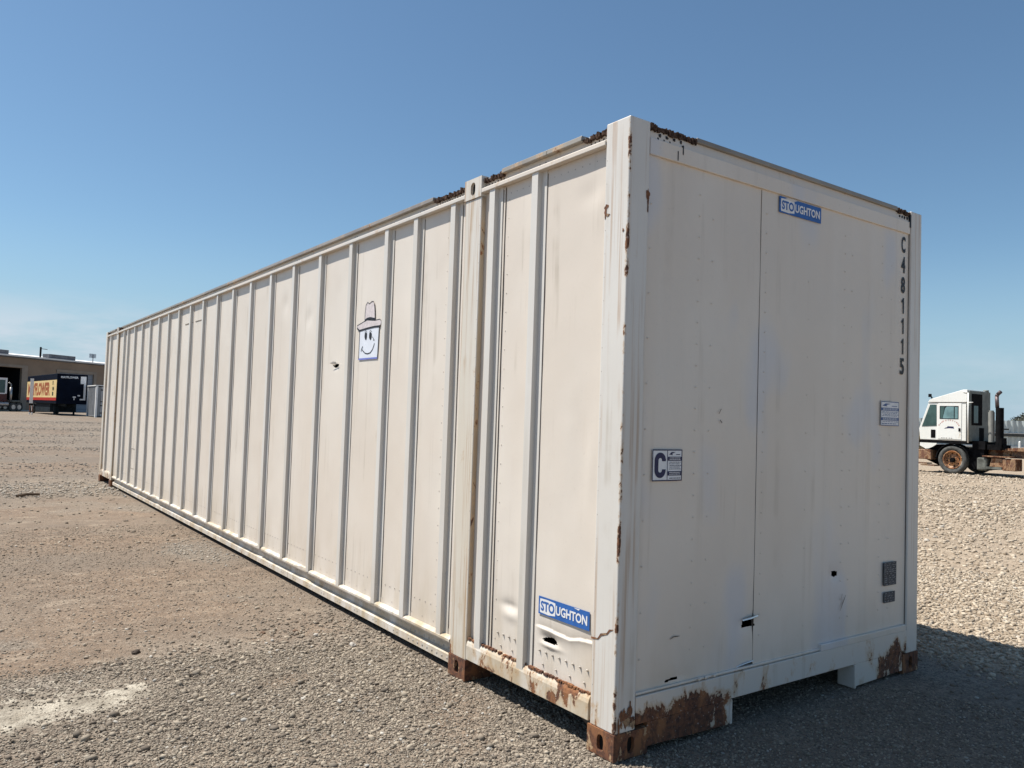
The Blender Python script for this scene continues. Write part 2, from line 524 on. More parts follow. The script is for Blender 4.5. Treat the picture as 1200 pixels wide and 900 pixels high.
def ground_material():
    t = NT('gravel_yard')
    GROUND_TINT = (1.22, 1.14, 1.04)
    at = t.n('ShaderNodeAttribute', attribute_name='zone')
    sc = t.n('ShaderNodeSeparateColor')
    t.l(at.outputs['Color'], sc.inputs[0])
    dirt, pale, coarse = sc.outputs
    right = at.outputs['Alpha']
    c = t.coord()
    vor = t.n('ShaderNodeTexVoronoi'); vor.inputs['Scale'].default_value = 95; t.l(c, vor.inputs['Vector'])
    vor2 = t.n('ShaderNodeTexVoronoi'); vor2.inputs['Scale'].default_value = 42; t.l(c, vor2.inputs['Vector'])
    v1 = t.n('ShaderNodeSeparateColor'); t.l(vor.outputs['Color'], v1.inputs[0])
    v2 = t.n('ShaderNodeSeparateColor'); t.l(vor2.outputs['Color'], v2.inputs[0])
    f1 = t.noise(c, 0.9, 6, 0.6); f2 = t.noise(c, 5, 6, 0.65); f3 = t.noise(c, 55, 5, 0.7)
    grey = t.mix(v1.outputs[0], (0.087, 0.076, 0.066), (0.237, 0.212, 0.183))
    grey = t.mix(t.rng(v2.outputs[1], 0.7, 0.9, 0, 0.5), grey, (0.282, 0.257, 0.224))
    brown = t.mix(t.rng(f2, 0.35, 0.65), (0.154, 0.115, 0.086), (0.220, 0.170, 0.129))
    brown = t.mix(t.rng(v1.outputs[1], 0.35, 0.9, 0, 0.75), brown, (0.104, 0.087, 0.075))
    brown = t.mix(t.rng(v2.outputs[2], 0.8, 0.95, 0, 0.6), brown, (0.282, 0.241, 0.199))
    brown = t.mix(t.rng(t.noise(c, 0.45, 5, 0.6), 0.38, 0.62, 0, 0.6), brown, (0.166, 0.143, 0.120))
    base = t.mix(t.rng(f1, 0.4, 0.62, 0.0, 0.35), grey, (0.207, 0.166, 0.129))
    dm = t.math('ADD', dirt, t.rng(f3, 0.3, 0.7, -0.25, 0.25))
    base = t.mix(t.rng(dm, 0.3, 0.75), base, brown)
    rightc = t.mix(v2.outputs[0], (0.216, 0.178, 0.137), (0.390, 0.340, 0.274))
    rightc = t.mix(t.rng(f2, 0.4, 0.7, 0, 0.5), rightc, (0.299, 0.245, 0.191))
    rm = t.math('ADD', right, t.rng(f3, 0.3, 0.7, -0.1, 0.1))
    base = t.mix(t.rng(rm, 0.2, 0.8), base, rightc)
    pc = t.mix(t.rng(f2, 0.38, 0.62), (0.22, 0.205, 0.175), (0.40, 0.385, 0.34))
    pm = t.math('ADD', pale, t.rng(t.noise(c, 14, 6, 0.7), 0.3, 0.7, -0.4, 0.25))
    base = t.mix(t.rng(pm, 0.25, 0.7), base, pc)
    bigs = t.rng(t.noise(t.coord((0.10, 0.30, 1)), 1.0, 6, 0.65), 0.44, 0.62, 0, 0.55)
    bigs = t.math('MULTIPLY', bigs, t.math('SUBTRACT', 1.0, t.math('MULTIPLY', pale, 1.0)), True)
    base = t.mix(t.math('MULTIPLY', bigs, t.math('SUBTRACT', 1.0, right)), base, (0.135, 0.118, 0.102))
    far1 = t.rng(t.noise(t.coord((0.5, 0.9, 1), (7, 2, 0)), 1.0, 8, 0.75), 0.52, 0.66, 0, 0.30)
    base = t.mix(t.math('MULTIPLY', far1, t.math('SUBTRACT', 1.0, pale, True)), base, (0.115, 0.10, 0.088))
    far2 = t.rng(t.noise(t.coord((0.8, 1.6, 1), (1, 9, 0)), 2.0, 8, 0.8), 0.54, 0.64, 0, 0.45)
    base = t.mix(far2, base, (0.33, 0.29, 0.24))
    far3 = t.rng(t.noise(c, 9, 5, 0.8), 0.53, 0.62, 0, 0.4)
    base = t.mix(far3, base, (0.10, 0.085, 0.072))
    grit = t.rng(t.noise(c, 150, 3, 0.7), 0.56, 0.66, 0, 0.55)
    base = t.mix(grit, base, (0.06, 0.05, 0.042))
    grit2 = t.rng(t.noise(t.coord((1, 1, 1), (5, 5, 5)), 110, 3, 0.7), 0.60, 0.68, 0, 0.5)
    base = t.mix(grit2, base, (0.36, 0.32, 0.27))
    tn = t.n('ShaderNodeMix', data_type='RGBA', blend_type='MULTIPLY')
    tn.inputs[0].default_value = 1.0
    tn.inputs[7].default_value = (*GROUND_TINT, 1)
    t.l(base, tn.inputs[6])
    base = tn.outputs[2]
    t.l(base, t.b.inputs['Base Color'])
    t.b.inputs['Roughness'].default_value = 0.95
    t.b.inputs['Specular IOR Level'].default_value = 0.2
    h = t.math('ADD', t.math('MULTIPLY', vor.outputs['Distance'], -0.55), t.math('MULTIPLY', f3, 0.9))
    h = t.math('ADD', h, t.math('MULTIPLY', vor2.outputs['Distance'], -0.6))
    t.l(t.bump(h, 0.9, 0.012), t.b.inputs['Normal'])
    return t.m

gme = ground_mesh()
gme.materials.append(ground_material())
go = bpy.data.objects.new('ground', gme)
col.objects.link(go)
tag(go, kind='structure')

# ------------------------------------------------------------------ loose gravel
def ico():
    p = (1+5**.5)/2
    v = np.array([(-1, p, 0), (1, p, 0), (-1, -p, 0), (1, -p, 0), (0, -1, p), (0, 1, p), (0, -1, -p), (0, 1, -p), (p, 0, -1), (p, 0, 1), (-p, 0, -1), (-p, 0, 1)], float)
    v /= np.linalg.norm(v[0])
    f = np.array([(0, 11, 5), (0, 5, 1), (0, 1, 7), (0, 7, 10), (0, 10, 11), (1, 5, 9), (5, 11, 4), (11, 10, 2), (10, 7, 6), (7, 1, 8),
                  (3, 9, 4), (3, 4, 2), (3, 2, 6), (3, 6, 8), (3, 8, 9), (4, 9, 5), (2, 4, 11), (6, 2, 10), (8, 6, 7), (9, 8, 1)])
    return v, f

def scatter():
    g = np.random.default_rng(5)
    P = []; S = []
    th0 = math.atan2(Fw.y, Fw.x)
    def batch(n, r0, r1, s0, s1, expo, a0=-0.66, a1=0.66, keep=None, power=2.2):
        r = np.sqrt(g.uniform(r0**2, r1**2, n)); a = th0+g.uniform(a0, a1, n)
        x = CAM.x+r*np.cos(a); y = CAM.y+r*np.sin(a)
        d, p, c, rt = masks(x, y)
        prob = keep(d, p, c, rt, x, y)
        ok = g.uniform(0, 1, n) < prob
        ok &= ~((x > 0.03) & (x < 2.56) & (y > 1.45) & (y < 14.6))
        x = x[ok]; y = y[ok]
        s = s0+(s1-s0)*g.uniform(0, 1, len(x))**power
        P.append(np.stack([x, y], 1)); S.append(s)
    L = lambda d, p, c, rt, x, y: (1-rt)*(np.clip(0.10+0.95*c-0.3*d, 0.03, 1)*(1-p)+0.03*p)
    # fine chips near the camera, left and in the container's shade
    batch(190000, 1.9, 5.2, .0032, .0085, 1, keep=lambda d, p, c, rt, x, y: np.clip(0.52+0.5*c-0.35*d, 0.1, 1)*(1-0.93*p)*(1-0.35*sstep(x, 0.2, 1.0)))
    batch(30000, 2.0, 6.0, .007, .017, 1, keep=lambda *a: L(*a)*(1-0.8*sstep(a[4], 0.1, 0.8)), power=3.0)
    batch(50000, 5.0, 11.0, .006, .018, 1, keep=L)
    batch(26000, 10.5, 24.0, .012, .035, 1, keep=lambda d, p, c, rt, x, y: (1-rt)*np.clip(c*0.9+0.05-d*.2, 0, 1))
    batch(2200, 2.0, 5.5, .011, .027, 1, keep=lambda d, p, c, rt, x, y: (1-rt)*np.clip(c-0.45, 0, 1)*1.5*(1-p)*sstep(x, 0.1, -0.2), power=2.5)
    # crumbs in the packed brown soil
    batch(90000, 2.6, 11.0, .0035, .010, 1, keep=lambda d, p, c, rt, x, y: (1-rt)*d*(1-p)*0.75, power=2.0)
    batch(30000, 9.0, 20.0, .010, .028, 1, keep=lambda d, p, c, rt, x, y: (1-rt)*(0.15+0.8*blob(x, y, -0.9, 13.0, 2.6, 1.6, 0.1, 1.3, 0.5, 14)))
    # coarse pale stone on the far right of the container
    batch(40000, 5.2, 10.0, .007, .023, 1, -0.70, -0.2, keep=lambda d, p, c, rt, x, y: rt*(0.3+0.8*c), power=2.0)
    batch(30000, 9.5, 24.0, .012, .036, 1, -0.70, -0.2, keep=lambda d, p, c, rt, x, y: rt*c, power=2.0)
    batch(30000, 16, 34.0, .018, .055, 1, -0.70, -0.3, keep=lambda d, p, c, rt, x, y: rt*(0.12+0.5*(fbm(x, y, 2.5, 61, 4) > 0.52)), power=2.5)
    batch(24000, 16, 60.0, .012, .042, 1, 0.3, 0.70, keep=lambda d, p, c, rt, x, y: (1-rt)*(0.10+0.8*(fbm(x, y*2.5, 5.0, 62, 5) > 0.54))*(y < 72), power=2.5)
    P = np.vstack(P); S = np.concatenate(S); n = len(S)
    # sparse stones in a skirt round the view so a step to the side still finds gravel
    v0, f0 = ico()
    K = 16
    T = np.stack([v0*(1+g.uniform(-0.45, 0.30, (12, 1))) for _ in range(K)])
    for q_ in range(0, K, 2):
        Rm = np.linalg.qr(g.normal(0, 1, (3, 3)))[0]
        w_ = T[q_] @ Rm
        w_ = w_/(0.35*np.linalg.norm(w_, axis=1, keepdims=True)+0.65*np.abs(w_).max(1, keepdims=True))*0.85*(1+g.uniform(-0.2, 0.2, (12, 1)))
        T[q_] = w_ @ Rm.T
    T[:, :, 2] = np.clip(T[:, :, 2], -0.6, 0.7)
    k = g.integers(0, K, n)
    sc = np.stack([S*g.uniform(0.8, 1.35, n), S*g.uniform(0.6, 1.0, n), S*g.uniform(0.45, 0.95, n)], 1)
    V = T[k]*sc[:, None, :]
    # random tilt then spin
    ti = g.normal(0, 0.5, n); ct, st = np.cos(ti)[:, None], np.sin(ti)[:, None]
    y = V[..., 1]*ct-V[..., 2]*st; z = V[..., 1]*st+V[..., 2]*ct
    a = g.uniform(0, 2*math.pi, n); ca, sa = np.cos(a)[:, None], np.sin(a)[:, None]
    x = V[..., 0]*ca-y*sa; y = V[..., 0]*sa+y*ca
    gz = gheight(P[:, 0], P[:, 1])
    V = np.stack([x+P[:, :1], y+P[:, 1:2], z+(gz+sc[:, 2]*0.28)[:, None]], -1).reshape(-1, 3)
    F = (f0[None]+(np.arange(n)*12)[:, None, None]).reshape(-1, 3)
    me = bpy.data.meshes.new('gravel')
    me.vertices.add(len(V)); me.vertices.foreach_set('co', V.ravel())
    me.loops.add(F.size); me.loops.foreach_set('vertex_index', F.ravel().astype(np.int32))
    me.polygons.add(len(F)); me.polygons.foreach_set('loop_start', (np.arange(len(F))*3).astype(np.int32))
    me.update(calc_edges=True)
    d, p, c, rt = masks(P[:, 0], P[:, 1])
    t = g.uniform(0, 1, n)[:, None]**1.5
    c0 = np.array([[0.100, 0.082, 0.062]]); c1 = np.array([[0.42, 0.365, 0.285]])
    cl = c0+(c1-c0)*t
    warm = np.array([[0.25, 0.18, 0.125]])
    w = (g.uniform(0, 1, (n, 1))*0.55)*(0.3+0.7*d[:, None])
    cl = cl*(1-w)+warm*w
    rc = np.array([[0.27, 0.215, 0.155]])+(np.array([[0.56, 0.485, 0.38]])-np.array([[0.27, 0.215, 0.155]]))*t
    cl = cl*(1-rt[:, None])+rc*rt[:, None]
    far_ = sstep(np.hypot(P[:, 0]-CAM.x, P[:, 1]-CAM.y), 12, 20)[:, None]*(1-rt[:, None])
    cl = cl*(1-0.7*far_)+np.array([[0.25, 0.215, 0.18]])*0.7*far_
    pb = np.maximum(blob(P[:, 0], P[:, 1], -0.9, 13.0, 2.6, 1.6, 0.1, 1.3, 0.5, 14), blob(P[:, 0], P[:, 1], -0.25, 6.0, 0.35, 0.9, 0.1, 1.3, 0.5, 10))[:, None]
    cl = cl*(1-0.6*pb)+np.array([[0.42, 0.385, 0.33]])*0.6*pb
    cl = cl*np.array([[1.04, 1.02, 0.99]])
    bright = g.uniform(0, 1, n) < 0.02
    cl[bright] = cl[bright]*0.4+np.array([0.55, 0.53, 0.48])*0.6
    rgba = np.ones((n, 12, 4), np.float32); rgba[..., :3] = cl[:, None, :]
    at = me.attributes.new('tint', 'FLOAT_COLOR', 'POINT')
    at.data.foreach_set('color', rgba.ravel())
    tm = NT('gravel_stone')
    an = tm.n('ShaderNodeAttribute', attribute_name='tint')
    tm.l(tm.mix(tm.rng(tm.noise(tm.coord(), 130, 4, 0.6), 0.35, 0.65, 0, 0.3), an.outputs['Color'], (0.16, 0.14, 0.12)), tm.b.inputs['Base Color'])
    tm.b.inputs['Roughness'].default_value = 0.9
    me.materials.append(tm.m)
    o = bpy.data.objects.new('gravel', me)
    col.objects.link(o)
    tag(o, 'loose grey and tan crushed stone spread over the yard', 'gravel', kind='stuff')
    return n
NST = scatter()

# ================================================================== the container
W, L, H = 2.59, 14.63, 2.896
PX = 0.032        # how far the side skin sits behind the posts
PY = 0.018        # the same on the end wall
box = empty('shipping_container', (0, 0, 0), 'long weathered cream white freight container with rusty corners standing on gravel', 'container')

def lines(a, b, step, fine=()):
    s = set(np.round(np.arange(a, b, step), 5)) | {round(b, 5)}
    for p, q, st in fine:
        s = {k for k in s if not (p < k < q)} | set(np.round(np.arange(p, q, st), 5)) | {round(q, 5)}
    return np.array(sorted(s))

def inpoly(x, y, poly):
    c = np.zeros(x.shape, bool)
    n = len(poly)
    for i in range(n):
        x0, y0 = poly[i]; x1, y1 = poly[(i+1) % n]
        hit = ((y0 > y) != (y1 > y)) & (x < (x1-x0)*(y-y0)/((y1-y0) or 1e-9)+x0)
        c ^= hit
    return c

def skin(name, A, B, disp, pos, holes, mat, flip=False):
    AA, BB = np.meshgrid(A, B, indexing='ij')
    D = disp(AA, BB)
    P = pos(AA, BB, D)
    na, nb = AA.shape
    i = np.arange(na-1)[:, None]*nb+np.arange(nb-1)[None]
    F = np.stack([i, i+nb, i+nb+1, i+1], -1).reshape(-1, 4)
    ca = (AA[:-1, :-1]+AA[1:, 1:])/2; cb = (BB[:-1, :-1]+BB[1:, 1:])/2
    bad = np.zeros(ca.shape, bool)
    for h in holes: bad |= inpoly(ca, cb, h)
    F = F[~bad.ravel()]
    if flip: F = F[:, ::-1]
    m = MB(); m.v = [tuple(p) for p in P.reshape(-1, 3)]; m.f = [tuple(int(k) for k in f) for f in F]
    o = m.build(name, mat, box, smooth=True)
    return o

RIBS = [0.682, 1.085, 1.512, 1.985, 2.412]+[3.02+0.6185*k for k in range(15)]+[12.29, 12.67, 14.05]
RIBS = [r for r in RIBS]
RW = 0.068
HOLE1 = [(0.569, 0.399), (0.546, 0.41), (0.482, 0.422), (0.459, 0.413), (0.448, 0.395), (0.491, 0.388), (0.545, 0.388)]
HOLE2 = [(3.385, 1.870), (3.344, 1.872), (3.289, 1.884), (3.262, 1.873), (3.267, 1.855), (3.341, 1.848)]

def side_disp(y, z):
    r = np.random.RandomState(3)
    d = np.zeros_like(y)
    edges = [0.16]+[v for v in RIBS]+[14.5]
    edges = sorted(edges)
    for a, b in zip(edges[:-1], edges[1:]):
        inb = (y >= a) & (y < b)
        u = np.clip((y-a)/(b-a), 0, 1)
        k = r.uniform(-0.0035, 0.0045)
        ph = r.uniform(0, 6.28); fr = r.uniform(0.6, 1.6)
        d = d+inb*np.sin(u*math.pi)**2*(0.55*k*(0.6+0.6*np.sin(z*fr*2+ph)))
    d = d+(fbm(y, z, 0.35, 41, 3)-0.5)*0.0035
    # larger knocks (positive pushes the skin inward)
    def dent(cy, cz, ry, rz, a):
        return a*np.exp(-((y-cy)/ry)**2-((z-cz)/rz)**2)
    d = d+dent(0.30, 2.60, 0.09, 0.06, 0.004)+dent(0.22, 2.52, 0.05, 0.12, -0.005)+dent(0.32, 1.35, 0.09, 0.3, 0.006)
    d = d+dent(0.24, 1.28, 0.04, 0.14, -0.004)+dent(0.86, 0.50, 0.07, 0.025, 0.008)+dent(0.84, 0.45, 0.07, 0.03, -0.006)
    d = d+dent(3.32, 1.86, 0.04, 0.025, 0.006)+dent(4.55, 2.48, 0.06, 0.08, 0.008)+dent(3.95, 2.3, 0.07, 0.07, 0.008)
    # torn crease below the maker's plate
    zc = np.interp(y, [0.10, 0.198, 0.283, 0.351, 0.432, 0.516, 0.597, 0.66], [0.476, 0.474, 0.466, 0.449, 0.451, 0.457, 0.458, 0.45])
    lim = sstep(y, 0.12, 0.20)*sstep(y, 0.64, 0.56)
    t = z-zc
    d = d+lim*(np.where(t < 0, -0.010*np.exp(t/0.024)*sstep(t, 0, -0.006), 0.006*np.exp(-np.abs(t)/0.020)))
    d = d+lim*dent(0.50, 0.375, 0.07, 0.012, -0.008)+lim*dent(0.51, 0.41, 0.06, 0.02, 0.010)
    # keep edges tight to the frame
    e = sstep(z, 0.235, 0.29)*sstep(z, 2.80, 2.74)
    return d*e

def side_pos(y, z, d):
    return np.stack([PX+np.clip(d, -0.018, 0.03), y, z], -1)

skin('side_panel', lines(0.155, 1.235, 0.012, [(0.16, 0.66, 0.006)]), lines(0.15, 2.84, 0.02, [(0.34, 0.52, 0.005), (2.4, 2.7, 0.01)]), side_disp, side_pos, [HOLE1], M['panel'], flip=True)
skin('side_panel', lines(1.385, 13.25, 0.03, [(3.1, 3.5, 0.008)]), lines(0.15, 2.84, 0.035, [(1.8, 1.94, 0.007)]), side_disp, side_pos, [HOLE2], M['panel'], flip=True)
skin('side_panel', lines(13.40, 14.50, 0.04), lines(0.15, 2.84, 0.04), side_disp, side_pos, [], M['panel'], flip=True)

EH = [[(0.897, 0.505), (0.985, 0.512), (0.990, 0.472), (0.890, 0.470)],
      [(1.672, 0.688), (1.700, 0.692), (1.732, 0.683), (1.730, 0.661), (1.700, 0.655), (1.677, 0.664)],
      [(0.866, 0.280), (0.93, 0.292), (0.975, 0.290), (0.972, 0.274), (0.92, 0.270), (0.864, 0.268)],
      [(0.335, 0.297), (0.38, 0.304), (0.42, 0.303), (0.418, 0.294), (0.37, 0.291), (0.335, 0.288)]]
def end_disp(x, z):
    r = np.random.RandomState(8)
    d = (fbm(x, z, 0.5, 51, 3)-0.5)*0.006
    for c in (0.40, 0.80, 1.20, 1.62, 2.02, 2.30):
        d = d-0.0022*np.exp(-((x-c)/0.045)**2)
    d = d+0.006*np.exp(-((x-0.27)/0.03)**2)*sstep(z, 1.0, 2.2)
    def dent(cx, cz, rx, rz, a):
        return a*np.exp(-((x-cx)/rx)**2-((z-cz)/rz)**2)
    d = d+dent(1.70, 0.67, 0.06, 0.04, 0.008)+dent(0.94, 0.49, 0.07, 0.04, 0.010)+dent(0.38, 0.30, 0.08, 0.02, 0.006)+dent(2.2, 1.0, 0.25, 0.4, 0.006)
    e = sstep(z, 0.25, 0.34)*sstep(z, 2.78, 2.70)*sstep(x, 0.13, 0.17)*sstep(x, 2.46, 2.42)
    # the right hand sheet overlaps the left one
    return d*e-0.0025*(x > 0.977)
skin('end_panel', lines(0.12, 2.48, 0.02, [(0.31, 0.45, 0.006), (0.86, 1.0, 0.006), (0.974, 0.978, 0.001), (1.65, 1.75, 0.005)]), lines(0.20, 2.84, 0.03, [(0.26, 0.31, 0.004), (0.46, 0.52, 0.005), (0.64, 0.70, 0.005)]),
     end_disp, lambda x, z, d: np.stack([x, PY+d, z], -1), EH, M['end'])

m = MB(); m.box(0.08, 2.50, 0.08, 14.55, 0.16, 0.185)
for k in range(45): m.box(0.08, 2.51, 1.6+k*0.265, 1.65+k*0.265, 0.065, 0.158)
m.build('floor', M['under'], box)
m = MB(); m.prism([(2.568, 0.15, 0.15), (2.568, 14.5, 0.15), (2.568, 14.5, 2.86), (2.568, 0.15, 2.86)], (0.004, 0, 0)); m.build('side_panel', M['panel'], box)
m = MB(); m.box(0.12, 2.48, 14.605, 14.61, 0.2, 2.86); m.build('end_panel', M['end'], box)
m = MB(); m.box(0.02, 2.57, 0.02, 14.61, 2.872, 2.880)
m.build('roof', M['roof'], box)

# upright hat-section ribs: sunny flank slopes, front face flat, thin flange on the shaded side
for k, yr in enumerate(RIBS):
    m = MB()
    y0 = yr; y1 = yr+RW; w = rnd.uniform(-.001, .001)
    prof = [(PX-0.0005, y0-0.040), (PX-0.004, y0-0.040), (PX-0.004, y0+0.002), (0.001, y0+0.004), (0.001+w, y0+0.008), (0.0005+w, y1-0.012), (0.003, y1-0.008), (PX-0.003, y1+0.006), (PX-0.0005, y1+0.007)]
    zb, zt = 0.185, 2.802
    n = len(prof); zs = [zb+(zt-zb)*i/10 for i in range(11)]
    vs = []; fs = []
    ph = rnd.uniform(0, 6)
    for i, z in enumerate(zs):
        o = 0.0015*math.sin(z*2.3+ph)
        vs += [(x+(o if x < 0.01 else 0)*0.4, y+o, z) for x, y in prof]
    for i in range(10):
        for j in range(n-1):
            a = i*n+j
            fs.append((a, a+n, a+n+1, a+1))
    m.add(vs, fs)
    m.build('rib', M['rib'], box)
for k in range(22):
    yr = 0.7+k*0.61
    m = MB(); m.box(2.5725, 2.59, yr, yr+0.07, 0.19, 2.80); m.build('rib', M['rib'], box)

# thin dark line beside each rib and the dashed seam
for yr in RIBS:
    MB().box(PX-0.0022, PX+0.004, yr-0.0455, yr-0.043, 0.24, 2.78).build('seam', M['seam'], box)
for a in ((PX-.0055, PX+.002, 1.0155, 1.0175, 0.24, 2.79), (0.9743, 0.9760, PY-0.0012, PY+0.01, 0.24, 2.745), (0.1295, 0.1325, PY-0.006, PY+0.004, 0.25, 2.86), (2.4585, 2.4615, PY-0.006, PY+0.004, 0.25, 2.75)):
    MB().box(*a).build('seam', M['seam'], box)

# corner posts
def post(name, mb, mat, bevel=0.006):
    return mb.build(name, mat, box, bevel=bevel)
post('corner_post', MB().box(0, 0.129, 0, 0.160, 0.119, H), M['post'])
post('corner_post', MB().box(2.462, W, 0, 0.160, 0.119, H), M['post'])
post('corner_post', MB().box(0, 0.129, 14.47, L, 0.119, H), M['midpost'])
post('corner_post', MB().box(2.462, W, 14.47, L, 0.119, H), M['post'])
for yb in (1.222, 13.235):
    post('intermediate_post', MB().box(0.0, 0.06, yb+0.004, yb+0.176, 0.119, 2.779), M['midpost'], 0.004)
    post('intermediate_post', MB().box(2.53, W, yb+0.004, yb+0.176, 0.119, 2.779), M['midpost'], 0.004)

for yb in (1.222, 13.235):
    MB().box(0.004, 0.0275, yb, yb+0.0035, 0.125, 2.775).build('post_flank', M['jagpost'], box)
MB().box(0.004, 0.0275, 0.1605, 0.1625, 0.20, 0.62).build('post_flank', M['jagpost'], box)

# castings with oval holes
def casting(x0, x1, y0, y1, z0, z1, faces, mat, zc=None, ow=0.044, oh=0.074):
    m = MB()
    holes_v = []; holes_f = []
    def face(o, u, v, w, h, hole):
        o = Vector(o); u = Vector(u); v = Vector(v); n = u.cross(v)
        if not hole:
            m.add([o, o+u*w, o+u*w+v*h, o+v*h], [(0, 1, 2, 3)]); return
        N = 24; cx, cz = w/2, (zc if zc else h/2)
        ov = []; outer = []
        for i in range(N):
            t = 2*math.pi*(i+0.5)/N
            dx, dz = math.cos(t), math.sin(t)
            sx = (abs(dx)**0.75)*math.copysign(1, dx)*ow/2; sz = (abs(dz)**0.75)*math.copysign(1, dz)*oh/2
            ov.append((cx+sx, cz+sz))
            k = 1e9
            if dx > 1e-6: k = min(k, (w-cx)/dx)
            if dx < -1e-6: k = min(k, -cx/dx)
            if dz > 1e-6: k = min(k, (h-cz)/dz)
            if dz < -1e-6: k = min(k, -cz/dz)
            outer.append((cx+dx*k, cz+dz*k))
        P = [o+u*a+v*b for a, b in outer]+[o+u*a+v*b for a, b in ov]+[o+u*a+v*b-n*0.035 for a, b in ov]
        F = [(i, (i+1) % N, N+(i+1) % N, N+i) for i in range(N)]
        F += [(N+i, N+(i+1) % N, 2*N+(i+1) % N, 2*N+i) for i in range(N)]
        b2 = len(holes_v)
        holes_v.extend([tuple(o+u*a+v*b_-n*0.018) for a, b_ in ov]); holes_f.append(tuple(b2+i for i in range(N)))
        b = len(m.v); m.add(P, F)
        # corner wedges
        for (ax, az) in ((0, 0), (w, 0), (w, h), (0, h)):
            # nearest two outer points either side of the corner
            c = o+u*ax+v*az
            idx = sorted(range(N), key=lambda i: (outer[i][0]-ax)**2+(outer[i][1]-az)**2)[:1][0]
            best = None
            for i in range(N):
                j = (i+1) % N
                p, q_ = outer[i], outer[j]
                onp = (abs(p[0]-ax) < 1e-6, abs(p[1]-az) < 1e-6); onq = (abs(q_[0]-ax) < 1e-6, abs(q_[1]-az) < 1e-6)
                if (onp[0] and onq[1]) or (onp[1] and onq[0]):
                    best = (i, j)
            if best: m.add([P[best[0]], c, P[best[1]]], [(0, 1, 2)])
    w, d, h = x1-x0, y1-y0, z1-z0
    face((x0, y1, z0), (0, -1, 0), (0, 0, 1), d, h, '-x' in faces)
    face((x1, y0, z0), (0, 1, 0), (0, 0, 1), d, h, '+x' in faces)
    face((x0, y0, z0), (1, 0, 0), (0, 0, 1), w, h, '-y' in faces)
    face((x1, y1, z0), (-1, 0, 0), (0, 0, 1), w, h, '+y' in faces)
    face((x0, y0, z1), (1, 0, 0), (0, 1, 0), w, d, False)
    face((x0, y1, z0), (1, 0, 0), (0, -1, 0), w, d, False)
    c = m.build('corner_casting', mat, box)
    for f_ in holes_f:
        hm_ = MB(); hm_.add([holes_v[i_] for i_ in f_], [tuple(range(len(f_)))]); hm_.build('casting_hole_shade', M['dark'], c)  # dark cap across each oval hole, standing for the shade within
    return c
casting(-0.004, 0.205, -0.004, 0.172, 0.002, 0.119, ('-x', '-y'), M['rust'], 0.058)
casting(W-0.172, W+0.004, -0.004, 0.172, 0.002, 0.119, ('+x', '-y'), M['rust'], 0.058)
casting(-0.004, 0.172, 14.462, L+0.004, 0.002, 0.119, ('-x', '+y'), M['rust'], 0.058)
casting(W-0.172, W+0.004, 14.462, L+0.004, 0.002, 0.119, ('+x', '+y'), M['rust'], 0.058)
for yb in (1.222, 13.235):
    casting(-0.004, 0.172, yb, yb+0.18, 0.002, 0.119, ('-x',), M['rust'], 0.06)
    casting(W-0.172, W+0.004, yb, yb+0.18, 0.002, 0.119, ('+x',), M['rust'], 0.06)
    casting(-0.006, 0.16, yb, yb+0.18, 2.780, H+0.004, ('-x',), M['midpost'], 0.058, 0.05, 0.078)
    casting(W-0.16, W+0.006, yb, yb+0.18, 2.780, H+0.004, ('+x',), M['midpost'], 0.058, 0.05, 0.078)
    MB().box(0.173, W-0.173, yb+0.012, yb+0.165, 0.01, 0.150).build('bolster', M['rail'], box)

# top side rail
def seg(y0, y1, prof, mb=None, x=lambda v: v):
    m = mb or MB()
    n = len(prof)
    vs = [(x(px), y0, pz) for px, pz in prof]+[(x(px), y1, pz) for px, pz in prof]
    fs = [(j, (j+1) % n, n+(j+1) % n, n+j) for j in range(n)]+[tuple(range(n-1, -1, -1)), tuple(range(n, 2*n))]
    m.add(vs, fs)
    return m
flange = [(-0.006, 2.797), (-0.006, 2.820), (0.012, 2.831), (0.03, 2.831), (0.03, 2.797)]
web = [(0.030, 2.828), (0.030, 2.868), (0.05, 2.868), (0.05, 2.828)]
lip = [(-0.001, 2.868), (0.003, 2.895), (0.07, 2.897), (0.07, 2.868)]
bays = [(0.161, 1.221), (1.403, 13.234), (13.416, 14.469)]
for i, (a, b) in enumerate(bays):
    for X in ((lambda v: v), (lambda v: W-v)):
        seg(a, b, flange, x=X).build('top_rail_flange', M['toprail'], box, bevel=0.003)
        seg(a, b, web, x=X).build('top_rail', M['toprail'], box)
for a, b in ((0.345, 0.62), (0.622, 1.03), (1.80, 5.2), (5.203, 9.1), (9.104, 12.95), (13.6, 14.3)):
    seg(a, b, lip).build('roof_edge', M['lip'], box, bevel=0.003)
seg(0.161, 14.45, lip, x=lambda v: W-v).build('roof_edge', M['lip'], box)
# torn rusty stretches where the roof edge is missing
for a, b in ((0.165, 0.345), (1.03, 1.22), (1.405, 1.80), (12.95, 13.23), (13.42, 13.6), (14.3, 14.46)):
    m = MB()
    y = a
    while y < b:
        s = rnd.uniform(0.004, 0.016)
        z = 2.872+rnd.uniform(-0.006, 0.008)
        x = rnd.uniform(0.004, 0.016)
        m.box(x, 0.06, y, min(y+s, b), 2.860+rnd.uniform(-.008, .004), z+rnd.uniform(0, .01))
        y += s*0.93
    m.build('torn_roof_edge', M['torn'], box)
